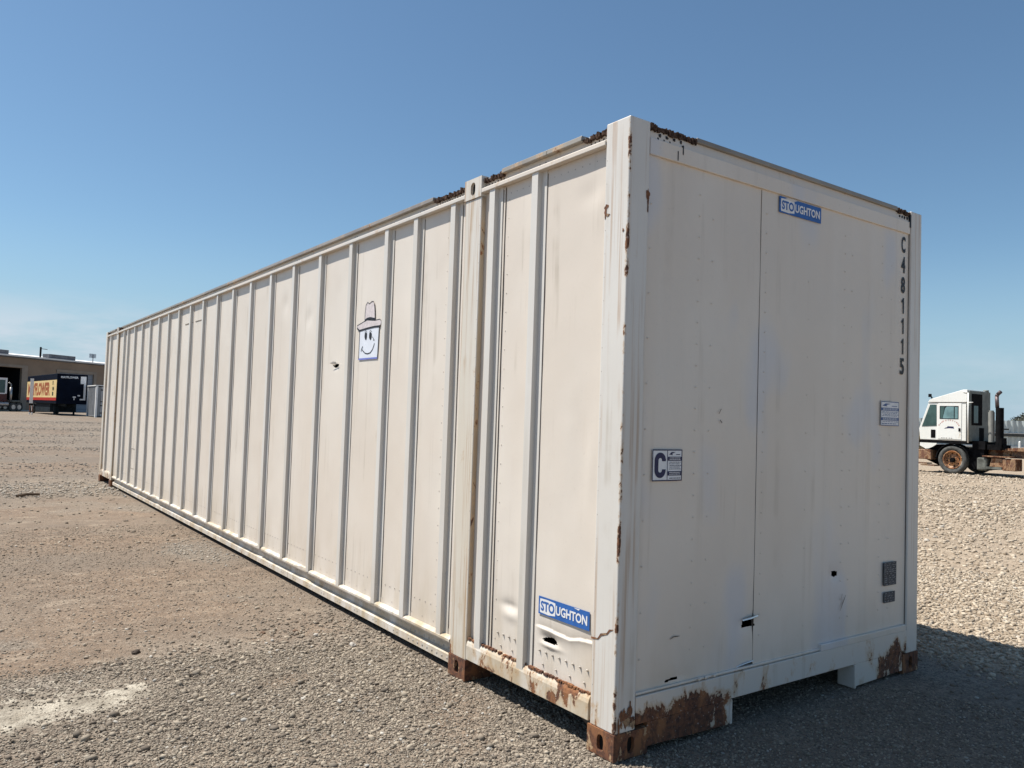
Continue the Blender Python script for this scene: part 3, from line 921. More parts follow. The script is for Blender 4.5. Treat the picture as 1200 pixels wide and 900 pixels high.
# small dark cones standing for rusty holes in the top rail
m = MB()
def pit(y, z, r, x=0.0295, d=0.004):
    N = 7; vs = [(x-0.0012, y, z)]
    for i in range(N):
        t = 2*math.pi*i/N; rr = r*rnd.uniform(0.7, 1.25)
        vs.append((x+0.001, y+rr*math.cos(t), z+rr*math.sin(t)))
    m.add(vs, [(0, 1+(i+1) % N, 1+i) for i in range(N)])
for a, b in ((0.17, 0.33), (1.03, 1.215), (1.41, 1.80), (12.95, 13.2), (13.43, 13.62)):
    y = a+0.012
    while y < b:
        pit(y, 2.845+rnd.uniform(-.003, .003), 0.0085); pit(y+0.012, 2.858, 0.0065)
        y += 0.030
for yr in RIBS:
    if 0.4 < yr < 1.0 or yr > 1.9:
        for o in (0.0, 0.05): pit(yr+o-0.02, 2.842, 0.0075)
m.build('rail_hole_mark', M['torn'], box)['kind'] = 'stuff'

# bottom rails
for X in ((lambda v: v), (lambda v: W-v)):
    m = MB()
    # dented outer lip, shaded web, lit lower strip
    ys = np.arange(1.405, 13.2341, 0.11)
    vs = []; fs = []
    for y in ys:
        k = 0.0
        for c, wd, dp in ((3.78, 0.10, 0.020), (4.95, 0.09, 0.018), (9.5, 0.08, 0.02), (7.1, 0.07, 0.010)):
            k += dp*math.exp(-((y-c)/wd)**2)
        k += 0.002*math.sin(y*3.1)
        vs += [(X(px), y, pz) for px, pz in [(0.030, 0.205), (0.012+k*.3, 0.199), (0.001+k, 0.190-k*.4), (0.001+k, 0.176-k*.4), (0.052, 0.172), (0.052, 0.104), (0.022, 0.090), (0.022, 0.045), (0.060, 0.043)]]
    n = 9
    for i in range(len(ys)-1):
        for j in range(n-1):
            a = i*n+j
            fs.append((a, a+1, a+n+1, a+n) if X(1) == 1 else (a, a+n, a+n+1, a+1))
    m.add(vs, fs)
    m.build('bottom_rail', M['rail'], box)
    nr = [(-0.001, 0.128), (-0.001, 0.205), (0.004, 0.222), (0.012, 0.236), (0.05, 0.244), (0.07, 0.128)]
    for a, b in ((0.173, 1.221), (13.416, 14.461)):
        seg(a, b, nr, x=X).build('end_bay_rail', M['nearrail'], box, bevel=0.002)
MB().prism([(0.050, 0.173, 0.127), (0.050, 0.34, 0.127), (0.050, 0.173, 0.05)], (0.010, 0, 0)).build('gusset', M['under'], box)  # shade behind the rail is put into the gusset's dark colour

# rusted crust on top of the end bay rail
m = MB()
for i in range(150):
    y = rnd.uniform(0.18, 1.2); s = rnd.uniform(.003, .009)
    m.box(0.005+rnd.uniform(0, .014), 0.022+rnd.uniform(0, .004), y, y+s*2.2, 0.236, 0.241+rnd.uniform(0, .008))
m.build('rust_flakes', M['jag'], box)['kind'] = 'stuff'

# end wall header, cap and sill
MB().box(0.135, 2.457, 0.004, 0.04, 2.748, 2.826).build('header', M['end'], box, bevel=0.003)
m = MB(); m.add([(0.131, 0.010, 2.827), (2.461, 0.010, 2.827), (2.461, 0.016, 2.872), (0.131, 0.016, 2.872), (0.131, 0.05, 2.827), (2.461, 0.05, 2.827), (2.461, 0.05, 2.872), (0.131, 0.05, 2.872)],
                [(0, 1, 2, 3), (0, 4, 5, 1), (2, 6, 7, 3), (1, 5, 6, 2), (0, 3, 7, 4)])
m.build('end_cap_rail', M['toprail'], box)
MB().box(0.45, 2.30, 0.001, 0.07, 2.872, 2.897).build('roof_edge', M['lip'], box, bevel=0.004)
for a, b in ((0.131, 0.45), (2.30, 2.461)):
    m = MB()
    x = a
    while x < b:
        s = rnd.uniform(0.004, 0.016)
        m.box(x, min(x+s, b), rnd.uniform(0.002, 0.010), 0.06, 2.868+rnd.uniform(-.01, .003), 2.884+rnd.uniform(0, .012)); x += s*.95
    m.build('torn_roof_edge', M['torn'], box)
m = MB()
def pite(x, z, r, y=0.009):
    N = 7; vs = [(x, y-0.003, z)]
    for i in range(N):
        t = 2*math.pi*i/N; rr = r*rnd.uniform(0.6, 1.3)
        vs.append((x+rr*math.cos(t), y+0.002, z+rr*math.sin(t)))
    m.add(vs, [(0, 1+i, 1+(i+1) % N) for i in range(N)])
for x in (0.20, 0.25, 0.30, 0.345): pite(x, 2.850, 0.010)
for x in (2.34, 2.37, 2.40, 2.43): pite(x, 2.845, 0.011)
for x in (0.19, 0.23, 0.27): pite(x, 2.832, 0.006)
m.box(2.448, 2.460, 0.0, 0.02, 2.79, 2.87)
m.box(0.352, 0.357, 0.0015, 0.01, 2.79, 2.835)
m.box(0.318, 0.322, 0.0015, 0.01, 2.755, 2.80)
m.build('rail_hole_mark', M['black'], box)['kind'] = 'stuff'  # black cones stand for rusty holes, black strips beside them
m = MB()
# sill plate with forklift opening between its legs
m.box(0.131, 2.461, -0.002, 0.05, 0.140, 0.262)
m.build('end_sill', M['sill'], box, bevel=0.003)
m = MB(); m.prism([(0.206, -0.0005, 0.030), (0.770, -0.0005, 0.016), (0.785, -0.0005, 0.04), (0.785, -0.0005, 0.139), (0.206, -0.0005, 0.139)], (0, 0.03, 0)); m.build('end_sill', M['sill'], box, bevel=0.003)
m = MB(); m.prism([(1.905, -0.0005, 0.012), (2.416, -0.0005, 0.022), (2.416, -0.0005, 0.139), (1.885, -0.0005, 0.139)], (0, 0.03, 0)); m.build('end_sill', M['sill'], box, bevel=0.003)
# flared lips of the opening, its ceiling and side walls
MB().box(0.778, 0.792, -0.010, 0.55, 0.02, 0.139).build('tunnel_side', M['sill'], box, bevel=0.003)
MB().box(1.878, 1.892, -0.010, 0.10, 0.005, 0.139).build('tunnel_side', M['sill'], box, bevel=0.003)
MB().box(0.80, 1.87, 0.05, 2.8, 0.139, 0.150).build('tunnel_roof', M['under'], box)
m = MB(); m.box(0.135, 2.457, 0.006, 0.03, 0.266, 0.278); m.box(1.55, 2.45, -0.004, 0.02, 0.262, 0.300)
m.build('sill_strip', M['end'], box, bevel=0.004)

# rivets
m = MB()
def riv(p, n, r=0.0045, h=0.004):
    p = Vector(p); n = Vector(n); a = n.orthogonal().normalized(); b = n.cross(a)
    N = 6
    vs = [p+(a*math.cos(2*math.pi*i/N)+b*math.sin(2*math.pi*i/N))*r for i in range(N)]+[p+n*h]
    m.add(vs, [(i, (i+1) % N, N) for i in range(N)])
SX = (-1, 0, 0); EY = (0, -1, 0)
for z in np.arange(0.26, 2.78, 0.052):
    riv((PX, 1.172, z), SX); riv((PX, 1.020, z+.02), SX, .004); riv((PX, 1.462+.03, z), SX, .004)
for z in np.arange(0.3, 2.78, 0.105):
    riv((PX, 0.985, z), SX); riv((PX, 1.64, z), SX, .004)
for z in np.arange(0.3, 2.8, 0.11):
    riv((0, 1.235, z), SX, .003, .002); riv((0.0, 0.148, z), SX, .003, .0015)
for y in np.arange(1.62, 13.1, 0.0695):
    if all(not (r-0.05 < y < r+RW+.02) for r in RIBS): riv((PX-.001, y, 0.335), SX, 0.005, .004)
for y in np.arange(1.65, 13.1, 0.139):
    if all(not (r-0.05 < y < r+RW+.02) for r in RIBS): riv((PX-.001, y, 0.240), SX, 0.004, .004)
for y in np.arange(0.22, 0.63, 0.052): riv((PX-.002, y, 0.338), SX, 0.007, 0.011)
for y in np.arange(0.24, 0.63, 0.105): riv((PX-.002, y, 0.275), SX, 0.006, 0.009)
for y in np.arange(0.80, 0.98, 0.052): riv((PX-.002, y, 0.338), SX, 0.007, 0.010)
for y in np.arange(0.82, 0.98, 0.105): riv((PX-.002, y, 0.275), SX, 0.006, 0.008)
for y in np.arange(0.2, 1.2, 0.055): riv((PX, y, 2.75), SX, .004, .003)
for z in (0.068, 0.115, 0.155):
    for y in np.arange(1.46, 1.95, 0.06): riv((0.022 if z < .1 else 0.052, y+(z > .1)*.03, z), SX, 0.010, 0.005)
for y in np.arange(2.1, 13.2, 0.31):
    riv((0.022, y, 0.068), SX, 0.008, .004); riv((0.022, y+.05, 0.068), SX, 0.008, .004)
    if int(y*10) % 3 == 0: riv((0.052, y, 0.135), SX, 0.007, .004); riv((0.052, y+.05, 0.135), SX, 0.007, .004)
m.build('side_rivets', M['rivet'], box)['kind'] = 'stuff'
m = MB()
for x, st in ((0.497, .105), (0.597, .21), (1.02, .105), (1.40, .21), (1.754, .105), (1.83, .21), (2.155, .105), (2.26, .21), (0.16, .21)):
    for z in np.arange(0.42, 2.70, st): riv((x, PY-.004, z), EY, 0.0045, 0.003)
for x in np.arange(0.2, 2.4, 0.105): riv((x, 0.004, 2.79), EY, 0.004, .002)
for x in (0.55, 0.60, 0.66): riv((x, -0.002, 0.275), EY, 0.009, 0.01)
m.build('end_rivets', M['panel'], box)['kind'] = 'stuff'

# flaps of torn skin and scuffs
m = MB()
m.prism([(0.885, 0.011, 0.508), (0.93, -0.006, 0.517), (0.99, -0.004, 0.524), (1.005, 0.012, 0.512)], (0, 0.002, 0.006))
m.build('torn_flap', M['baremetal'], box)
m = MB()
m.prism([(0.845, 0.013, 0.281), (0.90, 0.004, 0.293), (0.97, 0.006, 0.297), (0.985, 0.013, 0.291)], (0, 0.002, 0.003))
m.build('torn_flap', M['baremetal'], box)
m = MB()
m.prism([(0.008, 3.39, 1.885), (0.010, 3.33, 1.897), (0.010, 3.28, 1.893), (0.022, 3.26, 1.876), (0.022, 3.34, 1.873)], (0.002, 0, 0))
m.build('torn_flap', M['baremetal'], box)
def ribbon(pts, w, pos, n):
    """flat stroke through 2d points on a plane"""
    m = MB(); L_ = []; R_ = []
    for i, p in enumerate(pts):
        a = Vector(pts[max(i-1, 0)]); b = Vector(pts[min(i+1, len(pts)-1)])
        d = (b-a).normalized() if (b-a).length > 1e-9 else Vector((1, 0))
        nn = Vector((-d.y, d.x))
        ww = w[i] if isinstance(w, (list, tuple)) else w
        L_.append(Vector(p)+nn*ww/2); R_.append(Vector(p)-nn*ww/2)
    k = len(pts)
    m.add([pos(*p) for p in L_]+[pos(*p) for p in R_], [(i, i+1, k+i+1, k+i) for i in range(k-1)])
    return m
def merge(*ms):
    r = MB()
    for a in ms: r.add(a.v, a.f)
    return r
def flatpoly(pts, pos):
    m = MB(); m.add([pos(*p) for p in pts], [tuple(range(len(pts)))]); return m
sidep = lambda o: (lambda y, z: (PX-o, y, z))
endp = lambda o: (lambda x, z: (x, PY-o, z))
merge(ribbon([(1.80, 0.546), (1.775, 0.51), (1.745, 0.462)], [.002, .008, .002], endp(.011), 0),
      ribbon([(1.765, 0.556), (1.75, 0.52)], .003, endp(.011), 0),
      ribbon([(0.352, 0.488), (0.38, 0.497), (0.42, 0.495)], [.002, .007, .002], endp(.008), 0),
      ribbon([(0.665, 1.555), (0.678, 1.575), (0.683, 1.58)], .004, endp(.008), 0),
      ribbon([(0.675, 1.525), (0.690, 1.510)], .005, endp(.008), 0)).build('scuff', M['scuff'], box)
merge(ribbon([(0.165, 0.507), (0.12, 0.512), (0.10, 0.535), (0.06, 0.548), (0.045, 0.566), (0.02, 0.575)], [.010, .007, .012, .008, .010, .002], lambda y, z: (-0.0015, y, z), 0)).build('scuff', M['jag'], box)
# rust runs down the two front edges of the near post
m = MB()
def patch(cx, cz, rx, rz, f, N=14):
    pts = []; PK[0] += 1
    for i in range(N):
        t = 2*math.pi*i/N; k = rnd.uniform(0.65, 1.25)
        pts.append((cx+rx*k*math.cos(t), cz+rz*k*math.sin(t)))
    m.add([f(cx, cz)]+[f(*p) for p in pts], [(0, 1+i, 1+(i+1) % N) for i in range(N)])
PK = [0]
fs_ = lambda y, z: (-0.0010-PK[0]*0.00013, max(y, 0.006), z)
fe_ = lambda x, z: (max(x, 0.006), -0.0010-PK[0]*0.00013, z)
patch(0.145, 2.50, 0.018, 0.012, fs_); patch(0.135, 2.46, 0.014, 0.008, fs_); patch(0.15, 2.475, 0.008, 0.03, fs_)
patch(0.12, 2.55, 0.014, 0.020, fe_); patch(0.123, 2.52, 0.006, 0.06, fe_)
patch(0.028, 2.37, 0.006, 0.009, fs_)
for i in range(18):
    patch(rnd.uniform(0.012, 0.118), 0.13+abs(rnd.gauss(0, 0.07)), rnd.uniform(.004, .016), rnd.uniform(.01, .035), fe_)
m.build('rust_run', M['jag'], box)['kind'] = 'stuff'

# repair patch outline far down the side, worn seam near the top
merge(ribbon([(11.60, 0.78), (11.33, 0.78), (11.33, 0.46), (11.60, 0.46), (11.60, 0.78)], 0.008, sidep(.0025), 0),
      ribbon([(8.35, 2.575), (7.93, 2.573)], 0.012, sidep(.0045), 0), ribbon([(7.82, 2.573), (7.45, 2.570)], 0.012, sidep(.0045), 0)).build('patch_outline', M['scuff'], box)

# maker's plates
def maker_plate(o, u, v, w, h, missing):
    o = Vector(o); u = Vector(u); v = Vector(v); n = u.cross(v)
    m = MB(); m.prism([o, o+u*w, o+u*w+v*h, o+v*h], n*0.0015)
    pl = m.build('maker_plate', M['blue'], box)
    q_ = o+n*0.0015
    a, b = 0.035*w, 0.345*w
    pts = [(a, h*.10), (b*.6, h*.07), (b, h*.14), (b*1.02, h*.5), (b, h*.86), (b*.5, h*.90), (a, h*.88), (a*.8, h*.5)]
    m = MB(); m.add([q_+u*x+v*y+n*.0006 for x, y in pts], [tuple(range(len(pts)))])
    m.build('worn_patch', M['platewhite'], pl)
    text_mb('STO', q_+u*(w*.05)+v*(h*.22), u, v, w*.28, h*.56, .0014, .035).build('lettering', M['blue'], pl)
    text_mb('UGHTON', q_+u*(w*.362)+v*(h*.24), u, v, w*.60, h*.52, .0014, .03).build('lettering', M['platewhite'], pl)
    if missing:
        m = MB(); m.add([q_+u*x+v*y+n*.0008 for x, y in [(w*.12, h*.93), (w*.30, h*.84), (w*.42, h*.99), (w*.2, h*1.0)]], [(0, 1, 2, 3)])
        m.build('worn_patch', M['end'], pl)
    else:
        m = MB(); m.add([q_+u*x+v*y+n*.0008 for x, y in [(w*.70, h*.97), (w*.80, h*.90), (w*.82, h*.99)]], [(0, 1, 2)])
        m.build('worn_patch', M['platewhite'], pl)
maker_plate((PX-.004, 0.600, 0.519), (0, -1, 0), (0, 0, 1), 0.389, 0.088, False)
maker_plate((1.117, PY-.008, 2.652), (1, 0, 0), (0, 0, 1), 0.381, 0.088, True)

# container number painted down the end
zt = 2.724
m = MB()
for i, ch in enumerate('C481115'):
    if ch == '1':      # stem with a slanted flag
        zb1 = zt-0.104-i*0.1283; y1_ = PY-.0075
        m.add([(2.392, y1_, zb1), (2.405, y1_, zb1), (2.405, y1_, zb1+.100), (2.396, y1_, zb1+.100), (2.392, y1_, zb1+.092)], [(0, 1, 2, 3, 4)])
        m.add([(2.392, y1_, zb1+.092), (2.378, y1_, zb1+.080), (2.378, y1_, zb1+.066), (2.392, y1_, zb1+.074)], [(0, 1, 2, 3)])
        continue
    w = 0.031 if ch == '1' else 0.046
    t = text_mb(ch, (2.392-w/2, PY-.0075, zt-0.104-i*0.1283), (1, 0, 0), (0, 0, 1), w, 0.104, 0, 0.028 if ch != '1' else .004)
    m.add(t.v, t.f)
m.build('container_number', M['black'], box)

# printed signs on the end
def sign(o, w, h, rows, edge, inkm, big=None, name='notice_sign'):
    o = Vector(o); u = Vector((1, 0, 0)); v = Vector((0, 0, 1)); n = u.cross(v)
    m = MB(); m.prism([o, o+u*w, o+u*w+v*h, o+v*h], n*0.0012)
    s = m.build(name, M['platewhite'], box)
    q_ = o+n*0.0018
    m = MB(); e = edge
    def rect(x0, x1, z0, z1, k=0.0):
        m.add([q_+u*x0+v*z0+n*k, q_+u*x1+v*z0+n*k, q_+u*x1+v*z1+n*k, q_+u*x0+v*z1+n*k], [(0, 1, 2, 3)])
    rect(0, w, 0, e); rect(0, w, h-e, h); rect(0, e, e, h-e); rect(w-e, w, e, h-e)
    xl = 0
    if big:
        xl = w*.49
        rect(xl, xl+e*.7, e, h-e)
    wl = MB()
    for kind, z0, z1 in rows:
        a, b = xl+e*1.5, w-e*1.5
        if kind == 'bar':
            rect(a-e*.6, b+e*.6, h*z0, h*z1)
            for zz in (0.33, 0.70):
                x = a+(b-a)*.08
                while x < b-(b-a)*.08:
                    l_ = rnd.uniform(.04, .14)*(b-a); zc = h*(z0+(z1-z0)*zz)
                    x2 = min(x+l_, b-(b-a)*.06)
                    wl.add([q_+u*x+v*(zc-h*.011)+n*.0008, q_+u*x2+v*(zc-h*.011)+n*.0008, q_+u*x2+v*(zc+h*.011)+n*.0008, q_+u*x+v*(zc+h*.011)+n*.0008], [(0, 1, 2, 3)])
                    x = x2+.02*(b-a)
        elif kind == 'line':
            x = a+(b-a)*rnd.uniform(.03, .12)
            while x < b-(b-a)*.1:
                l_ = rnd.uniform(.05, .16)*(b-a); x2 = min(x+l_, b)
                rect(x, x2, h*z0, h*z1); x = x2+.03*(b-a)
        elif kind == 'swoosh':
            pts = [(a+(b-a)*.05, h*(z0+.02)), (a+(b-a)*.25, h*z1), (a+(b-a)*.55, h*(z1-.01)), (a+(b-a)*.30, h*(z0+z1)/2), (a+(b-a)*.32, h*z0)]
            m.add([q_+u*x+v*z for x, z in pts], [tuple(range(len(pts)))][::1])
            rect(a+(b-a)*.6, b-(b-a)*.08, h*(z0+.005), h*(z0+.03))
    m.build('printing', inkm, s)
    if wl.v: wl.build('printing', M['platewhite'], s)
    if big:
        # bold condensed capital C: thick rounded stroke, open on the right
        cw, ch, tk = w*.37, h*.80, w*.125
        def arc(r, a0, a1, cx, cz, n=8):
            return [(cx+r*math.cos(math.radians(a0+(a1-a0)*i/n)), cz+r*math.sin(math.radians(a0+(a1-a0)*i/n))) for i in range(n+1)]
        R_ = cw/2; r_ = R_-tk
        outer = [(cw, ch*.34)]+arc(R_, 0, -180, R_, R_, 14)+arc(R_, 180, 0, R_, ch-R_, 14)+[(cw, ch*.66)]
        inner = [(cw-tk, ch*.34)]+arc(r_, 0, -180, R_, R_, 14)+arc(r_, 180, 0, R_, ch-R_, 14)+[(cw-tk, ch*.66)]
        o_ = q_+u*(w*.075)+v*(h*.10)+n*.0006; k_ = len(outer); mc = MB()
        mc.add([o_+u*a+v*b for a, b in outer+inner], [(i, i+1, k_+i+1, k_+i) for i in range(k_-1)])
        mc.build('lettering', inkm, s)
    return s
sign((0.204, PY-.008, 1.229), 0.201, 0.148, [('swoosh', .82, .92), ('bar', .64, .77), ('line', .585, .605), ('line', .535, .552), ('line', .48, .50), ('line', .43, .45), ('line', .37, .39), ('bar', .17, .31), ('line', .075, .10)], 0.0055, M['navy'], 'C')
sign((2.149, PY-.008, 1.528), 0.206, 0.148, [('swoosh', .80, .92), ('bar', .62, .74), ('line', .56, .58), ('line', .51, .53), ('line', .45, .47), ('line', .40, .42), ('bar', .22, .34), ('line', .16, .18), ('line', .07, .10)], 0.004, M['inkblue'])
def data_plate(x0, x1, z0, z1, rows):
    s = MB().box(x0, x1, PY-.0105, PY-.0085, z0, z1).build('data_plate', M['dullplate'], box)
    m = MB()
    for r in range(rows):
        z = z1-(z1-z0)*(r+.5)/rows; x = x0+.006
        while x < x1-.01:
            l_ = rnd.uniform(.006, .03); x2 = min(x+l_, x1-.005)
            dz = rnd.uniform(-.003, .003); m.add([(x, PY-.0112, z-.0015+dz), (x2, PY-.0112, z-.0015), (x2, PY-.0112, z+.0015+rnd.uniform(0, .004)), (x, PY-.0112, z+.0015+dz)], [(0, 1, 2, 3)]); x = x2+rnd.uniform(.004, .03)
    m.build('printing', M['fadedprint'], s)
data_plate(2.206, 2.348, 0.556, 0.697, 11)
data_plate(2.212, 2.335, 0.453, 0.517, 4)

# hat-wearing smiling face decal on the side
fp = lambda k: (lambda y, z: (PX-.0045-k, y, z))
FACE = [(2.884, 2.125), (2.559, 2.135), (2.569, 1.895), (2.886, 1.898)]
CROWN = [(2.802, 2.18), (2.803, 2.24), (2.792, 2.296), (2.766, 2.316), (2.732, 2.3), (2.702, 2.313), (2.67, 2.313), (2.653, 2.296), (2.641, 2.253), (2.631, 2.183), (2.715, 2.19)]
BRIM = [(2.931, 2.133), (2.933, 2.154), (2.883, 2.163), (2.81, 2.177), (2.762, 2.184), (2.633, 2.171), (2.549, 2.173), (2.521, 2.154), (2.537, 2.128), (2.606, 2.125), (2.756, 2.125), (2.887, 2.112)]
dec = flatpoly(FACE, fp(0)).build('face_decal', M['decalwhite'], box)
flatpoly(CROWN, fp(.0008)).build('hat', M['hatpink'], dec)
flatpoly(BRIM, fp(.0012)).build('hat', M['hatpink'], dec)
E1 = [(2.8, 2.07), (2.794, 2.091), (2.773, 2.095), (2.752, 2.085), (2.753, 2.057), (2.764, 2.036), (2.784, 2.04), (2.798, 2.056)]
E2 = [(2.722, 2.069), (2.717, 2.087), (2.695, 2.091), (2.672, 2.079), (2.672, 2.052), (2.686, 2.032), (2.709, 2.038), (2.72, 2.051)]
shr = lambda P_, k: [(sum(a for a, b in P_)/len(P_)+(a-sum(a for a, b in P_)/len(P_))*k, sum(b for a, b in P_)/len(P_)+(b-sum(b for a, b in P_)/len(P_))) for a, b in P_]
k3 = fp(.0018)
merge(flatpoly(shr(E1, .85), k3), flatpoly(shr(E2, .85), k3),
      ribbon(CROWN[:-1], .006, k3, 0), ribbon(BRIM+BRIM[:1], .006, k3, 0),
      ribbon([(2.803, 2.182), (2.763, 2.192), (2.714, 2.194), (2.634, 2.181)], .016, fp(.0024), 0),
      ribbon([(2.931, 2.133), (2.887, 2.113), (2.756, 2.121), (2.645, 2.125), (2.544, 2.123)], .013, fp(.0024), 0),
      ribbon([(2.847, 1.955), (2.840, 1.972), (2.821, 1.992)], .007, k3, 0),
      ribbon([(2.835, 1.975), (2.823, 1.962), (2.779, 1.940), (2.738, 1.933), (2.69, 1.938), (2.653, 1.961), (2.632, 1.990), (2.625, 2.005)], .007, k3, 0),
      ribbon([(2.662, 2.054), (2.628, 2.026), (2.648, 2.028)], .006, k3, 0),
      ribbon([(2.797, 2.096), (2.779, 2.108), (2.757, 2.094)], .004, k3, 0), ribbon([(2.716, 2.092), (2.698, 2.104), (2.674, 2.09)], .004, k3, 0),
      ribbon([(2.884, 2.11), (2.886, 1.898)], .006, k3, 0), ribbon([(2.559, 2.12), (2.569, 1.898)], .005, k3, 0)).build('drawing', M['black'], dec)
ribbon([(2.888, 1.898), (2.569, 1.896)], .012, k3, 0).build('decal_border', M['lav'], dec)

# ================================================================== yard tractor on the right
M['truckwhite'] = painted('truck_white_paint', (0.76, 0.76, 0.72), (0.72, 0.72, 0.67), rust=0.80, streak=0.2, rough=0.35, rscale=3)
M['truckrust'] = painted('truck_rusty_frame', (0.20, 0.085, 0.045), (0.12, 0.06, 0.04), rust=0.50, streak=0.4, rscale=5)
M['wheelrust'] = painted('orange_rusted_rim', (0.30, 0.11, 0.028), (0.16, 0.065, 0.028), rust=0.54, streak=0.3, rscale=9)
M['tyre'] = simple('worn_tyre_rubber', (0.085, 0.085, 0.08), 0.9, 0, 0.3, 12)
M['truckdark'] = simple('black_greasy_steel', (0.008, 0.008, 0.009), 0.9, 0, 0.4, 6)
M['glass'] = simple('green_tinted_glass', (0.045, 0.085, 0.080), 0.12, 0, 0.3, 2)
M['litglass'] = simple('pale_lit_through_glass', (0.14, 0.24, 0.25), 0.15, 0, 0.25, 3)  # paler teal paints the light seen through from the far window
M['truckgrey'] = simple('shaded_cab_back_grey', (0.15, 0.165, 0.15), 0.6, 0, 0.25, 3)  # cab back faces away from the sun, its shade put into this grey
M['stackmetal'] = simple('heat_stained_pipe', (0.13, 0.10, 0.10), 0.55, 0.5, 0.3, 5)
M['tank'] = simple('dirty_grey_tank', (0.13, 0.135, 0.12), 0.7, 0.1, 0.4, 5)
M['redink'] = simple('faded_red_ink', (0.42, 0.12, 0.08), 0.6)
KX = 1.0577
TX0 = 26.90
ty = lambda y: -2.5824+(y+2.5824)*KX
tz = lambda z: max(0.0, 1.505+(z-1.505)*KX)
truck = empty('yard_tractor', (TX0+1.2, ty(9.0), 0), 'white short-cab yard tractor with orange rusty wheels parked beyond the container', 'truck')
def yzprism(m, pts, x0, x1, map_=True):
    P = [(x0, ty(y) if map_ else y, tz(z) if map_ else z) for y, z in pts]
    return m.prism(P, (x1-x0, 0, 0))
cabx1 = TX0+1.62
m = MB()
yzprism(m, [(11.60, 1.20), (11.64, 1.58), (11.32, 2.49), (10.06, 2.49), (10.06, 1.20)], TX0, cabx1)
cab = m.build('cab', M['truckwhite'], truck, bevel=0.02)
yzprism(MB(), [(11.34, 2.50), (11.25, 2.61), (10.16, 2.93), (10.02, 2.93), (10.04, 2.50)], TX0-0.03, cabx1+0.03).build('roof_fairing', M['truckwhite'], truck, bevel=0.015)
m = MB()
yzprism(m, [(11.535, 1.66), (11.255, 2.42), (11.045, 2.42), (11.035, 1.69)], TX0-0.012, TX0+0.01)
m.build('side_window', M['glass'], truck)
door = yzprism(MB(), [(10.985, 1.245), (10.985, 2.465), (10.21, 2.465), (10.21, 1.245)], TX0-0.018, TX0+0.01).build('cab_door', M['truckwhite'], truck, bevel=0.008)
fr = yzprism(MB(), [(10.925, 1.93), (10.925, 2.375), (10.305, 2.375), (10.305, 1.93)], TX0-0.024, TX0-0.016).build('window_frame', M['truckdark'], door)
yzprism(MB(), [(10.90, 1.95), (10.90, 2.355), (10.76, 2.355), (10.83, 1.95)], TX0-0.028, TX0-0.022).build('pane', M['glass'], door)
yzprism(MB(), [(10.82, 1.95), (10.745, 2.30), (10.68, 2.355), (10.455, 2.355), (10.455, 1.95)], TX0-0.028, TX0-0.022).build('pane', M['litglass'], door)
yzprism(MB(), [(10.425, 1.95), (10.425, 2.34), (10.325, 2.34), (10.325, 1.95)], TX0-0.028, TX0-0.022).build('pane', M['litglass'], door)
yzprism(MB(), [(10.30, 1.52), (10.30, 1.63), (10.235, 1.63), (10.235, 1.52)], TX0-0.035, TX0-0.018).build('handle', M['truckdark'], door, bevel=0.006)
yzprism(MB(), [(11.225, 1.275), (11.225, 1.555), (11.07, 1.555), (11.07, 1.275)], TX0-0.014, TX0+0.01).build('intake_grille', M['truckdark'], truck, bevel=0.01)
# worn door lettering: an arc of red letters over a dark emblem
m = MB()
N = 12
for i in range(N):
    t = math.radians(165-150*i/(N-1))
    cy, cz, r = 10.60, 1.66, 0.27
    y = cy-(-math.cos(t))*(-1)*r*1.25; z = cz+math.sin(t)*r*0.85
    for k in range(2):
        a = rnd.uniform(-.015, .015); 
        yzprism(m, [(y+a-.007+k*.018, z-.022), (y+a+.005+k*.018, z-.022), (y+a+.003+k*.018, z+.024), (y+a-.009+k*.018, z+.024)], TX0-0.0205, TX0-0.0185)
m.build('arc_lettering', M['redink'], door)
m = MB()
yzprism(m, [(10.77, 1.60), (10.72, 1.64), (10.46, 1.66), (10.44, 1.61), (10.60, 1.62)], TX0-0.0205, TX0-0.0185)
yzprism(m, [(10.68, 1.64), (10.66, 1.685), (10.46, 1.68), (10.46, 1.66)], TX0-0.0205, TX0-0.0187)
m.build('emblem', M['navy'], door)
m = MB()
for a in (10.87, 10.80, 10.72, 10.62, 10.55): yzprism(m, [(a, 1.275), (a, 1.29), (a-.05, 1.29), (a-.05, 1.275)], TX0-0.0205, TX0-0.0185)
m.build('lower_lettering', M['truckdark'], door)
# windscreen
m = MB(); m.prism([(TX0+0.10, ty(11.60)+.012, tz(1.66)), (cabx1-0.10, ty(11.60)+.012, tz(1.66)), (cabx1-0.10, ty(11.33)+.012, tz(2.42)), (TX0+0.10, ty(11.33)+.012, tz(2.42))], (0, 0.012, 0.004))
m.build('windscreen', M['glass'], truck)
yzprism(MB(), [(11.63, 1.10), (11.63, 1.195), (10.06, 1.195), (10.06, 1.10)], TX0+0.01, cabx1).build('cab_floor', M['truckdark'], truck)
yzprism(MB(), [(11.60, 1.095), (11.60, 0.99), (11.50, 0.94), (11.40, 0.885), (11.30, 0.90), (11.15, 0.97), (11.03, 1.06), (11.03, 1.095)], TX0+0.0, TX0+0.03).build('fender_skirt', M['truckwhite'], truck)
b_ = yzprism(MB(), [(11.75, 0.52), (11.75, 0.86), (11.22, 0.86), (11.20, 0.52)], TX0-0.02, TX0+2.3).build('bumper', M['truckrust'], truck, bevel=0.02)
m = MB()
for a, z in ((11.55, .36), (11.3, .30)):
    yzprism(m, [(a+.25, z), (a+.25, z+.04), (a-.22, z+.04), (a-.22, z)], TX0-0.05, TX0+0.35)
m.build('step', M['truckrust'], truck)
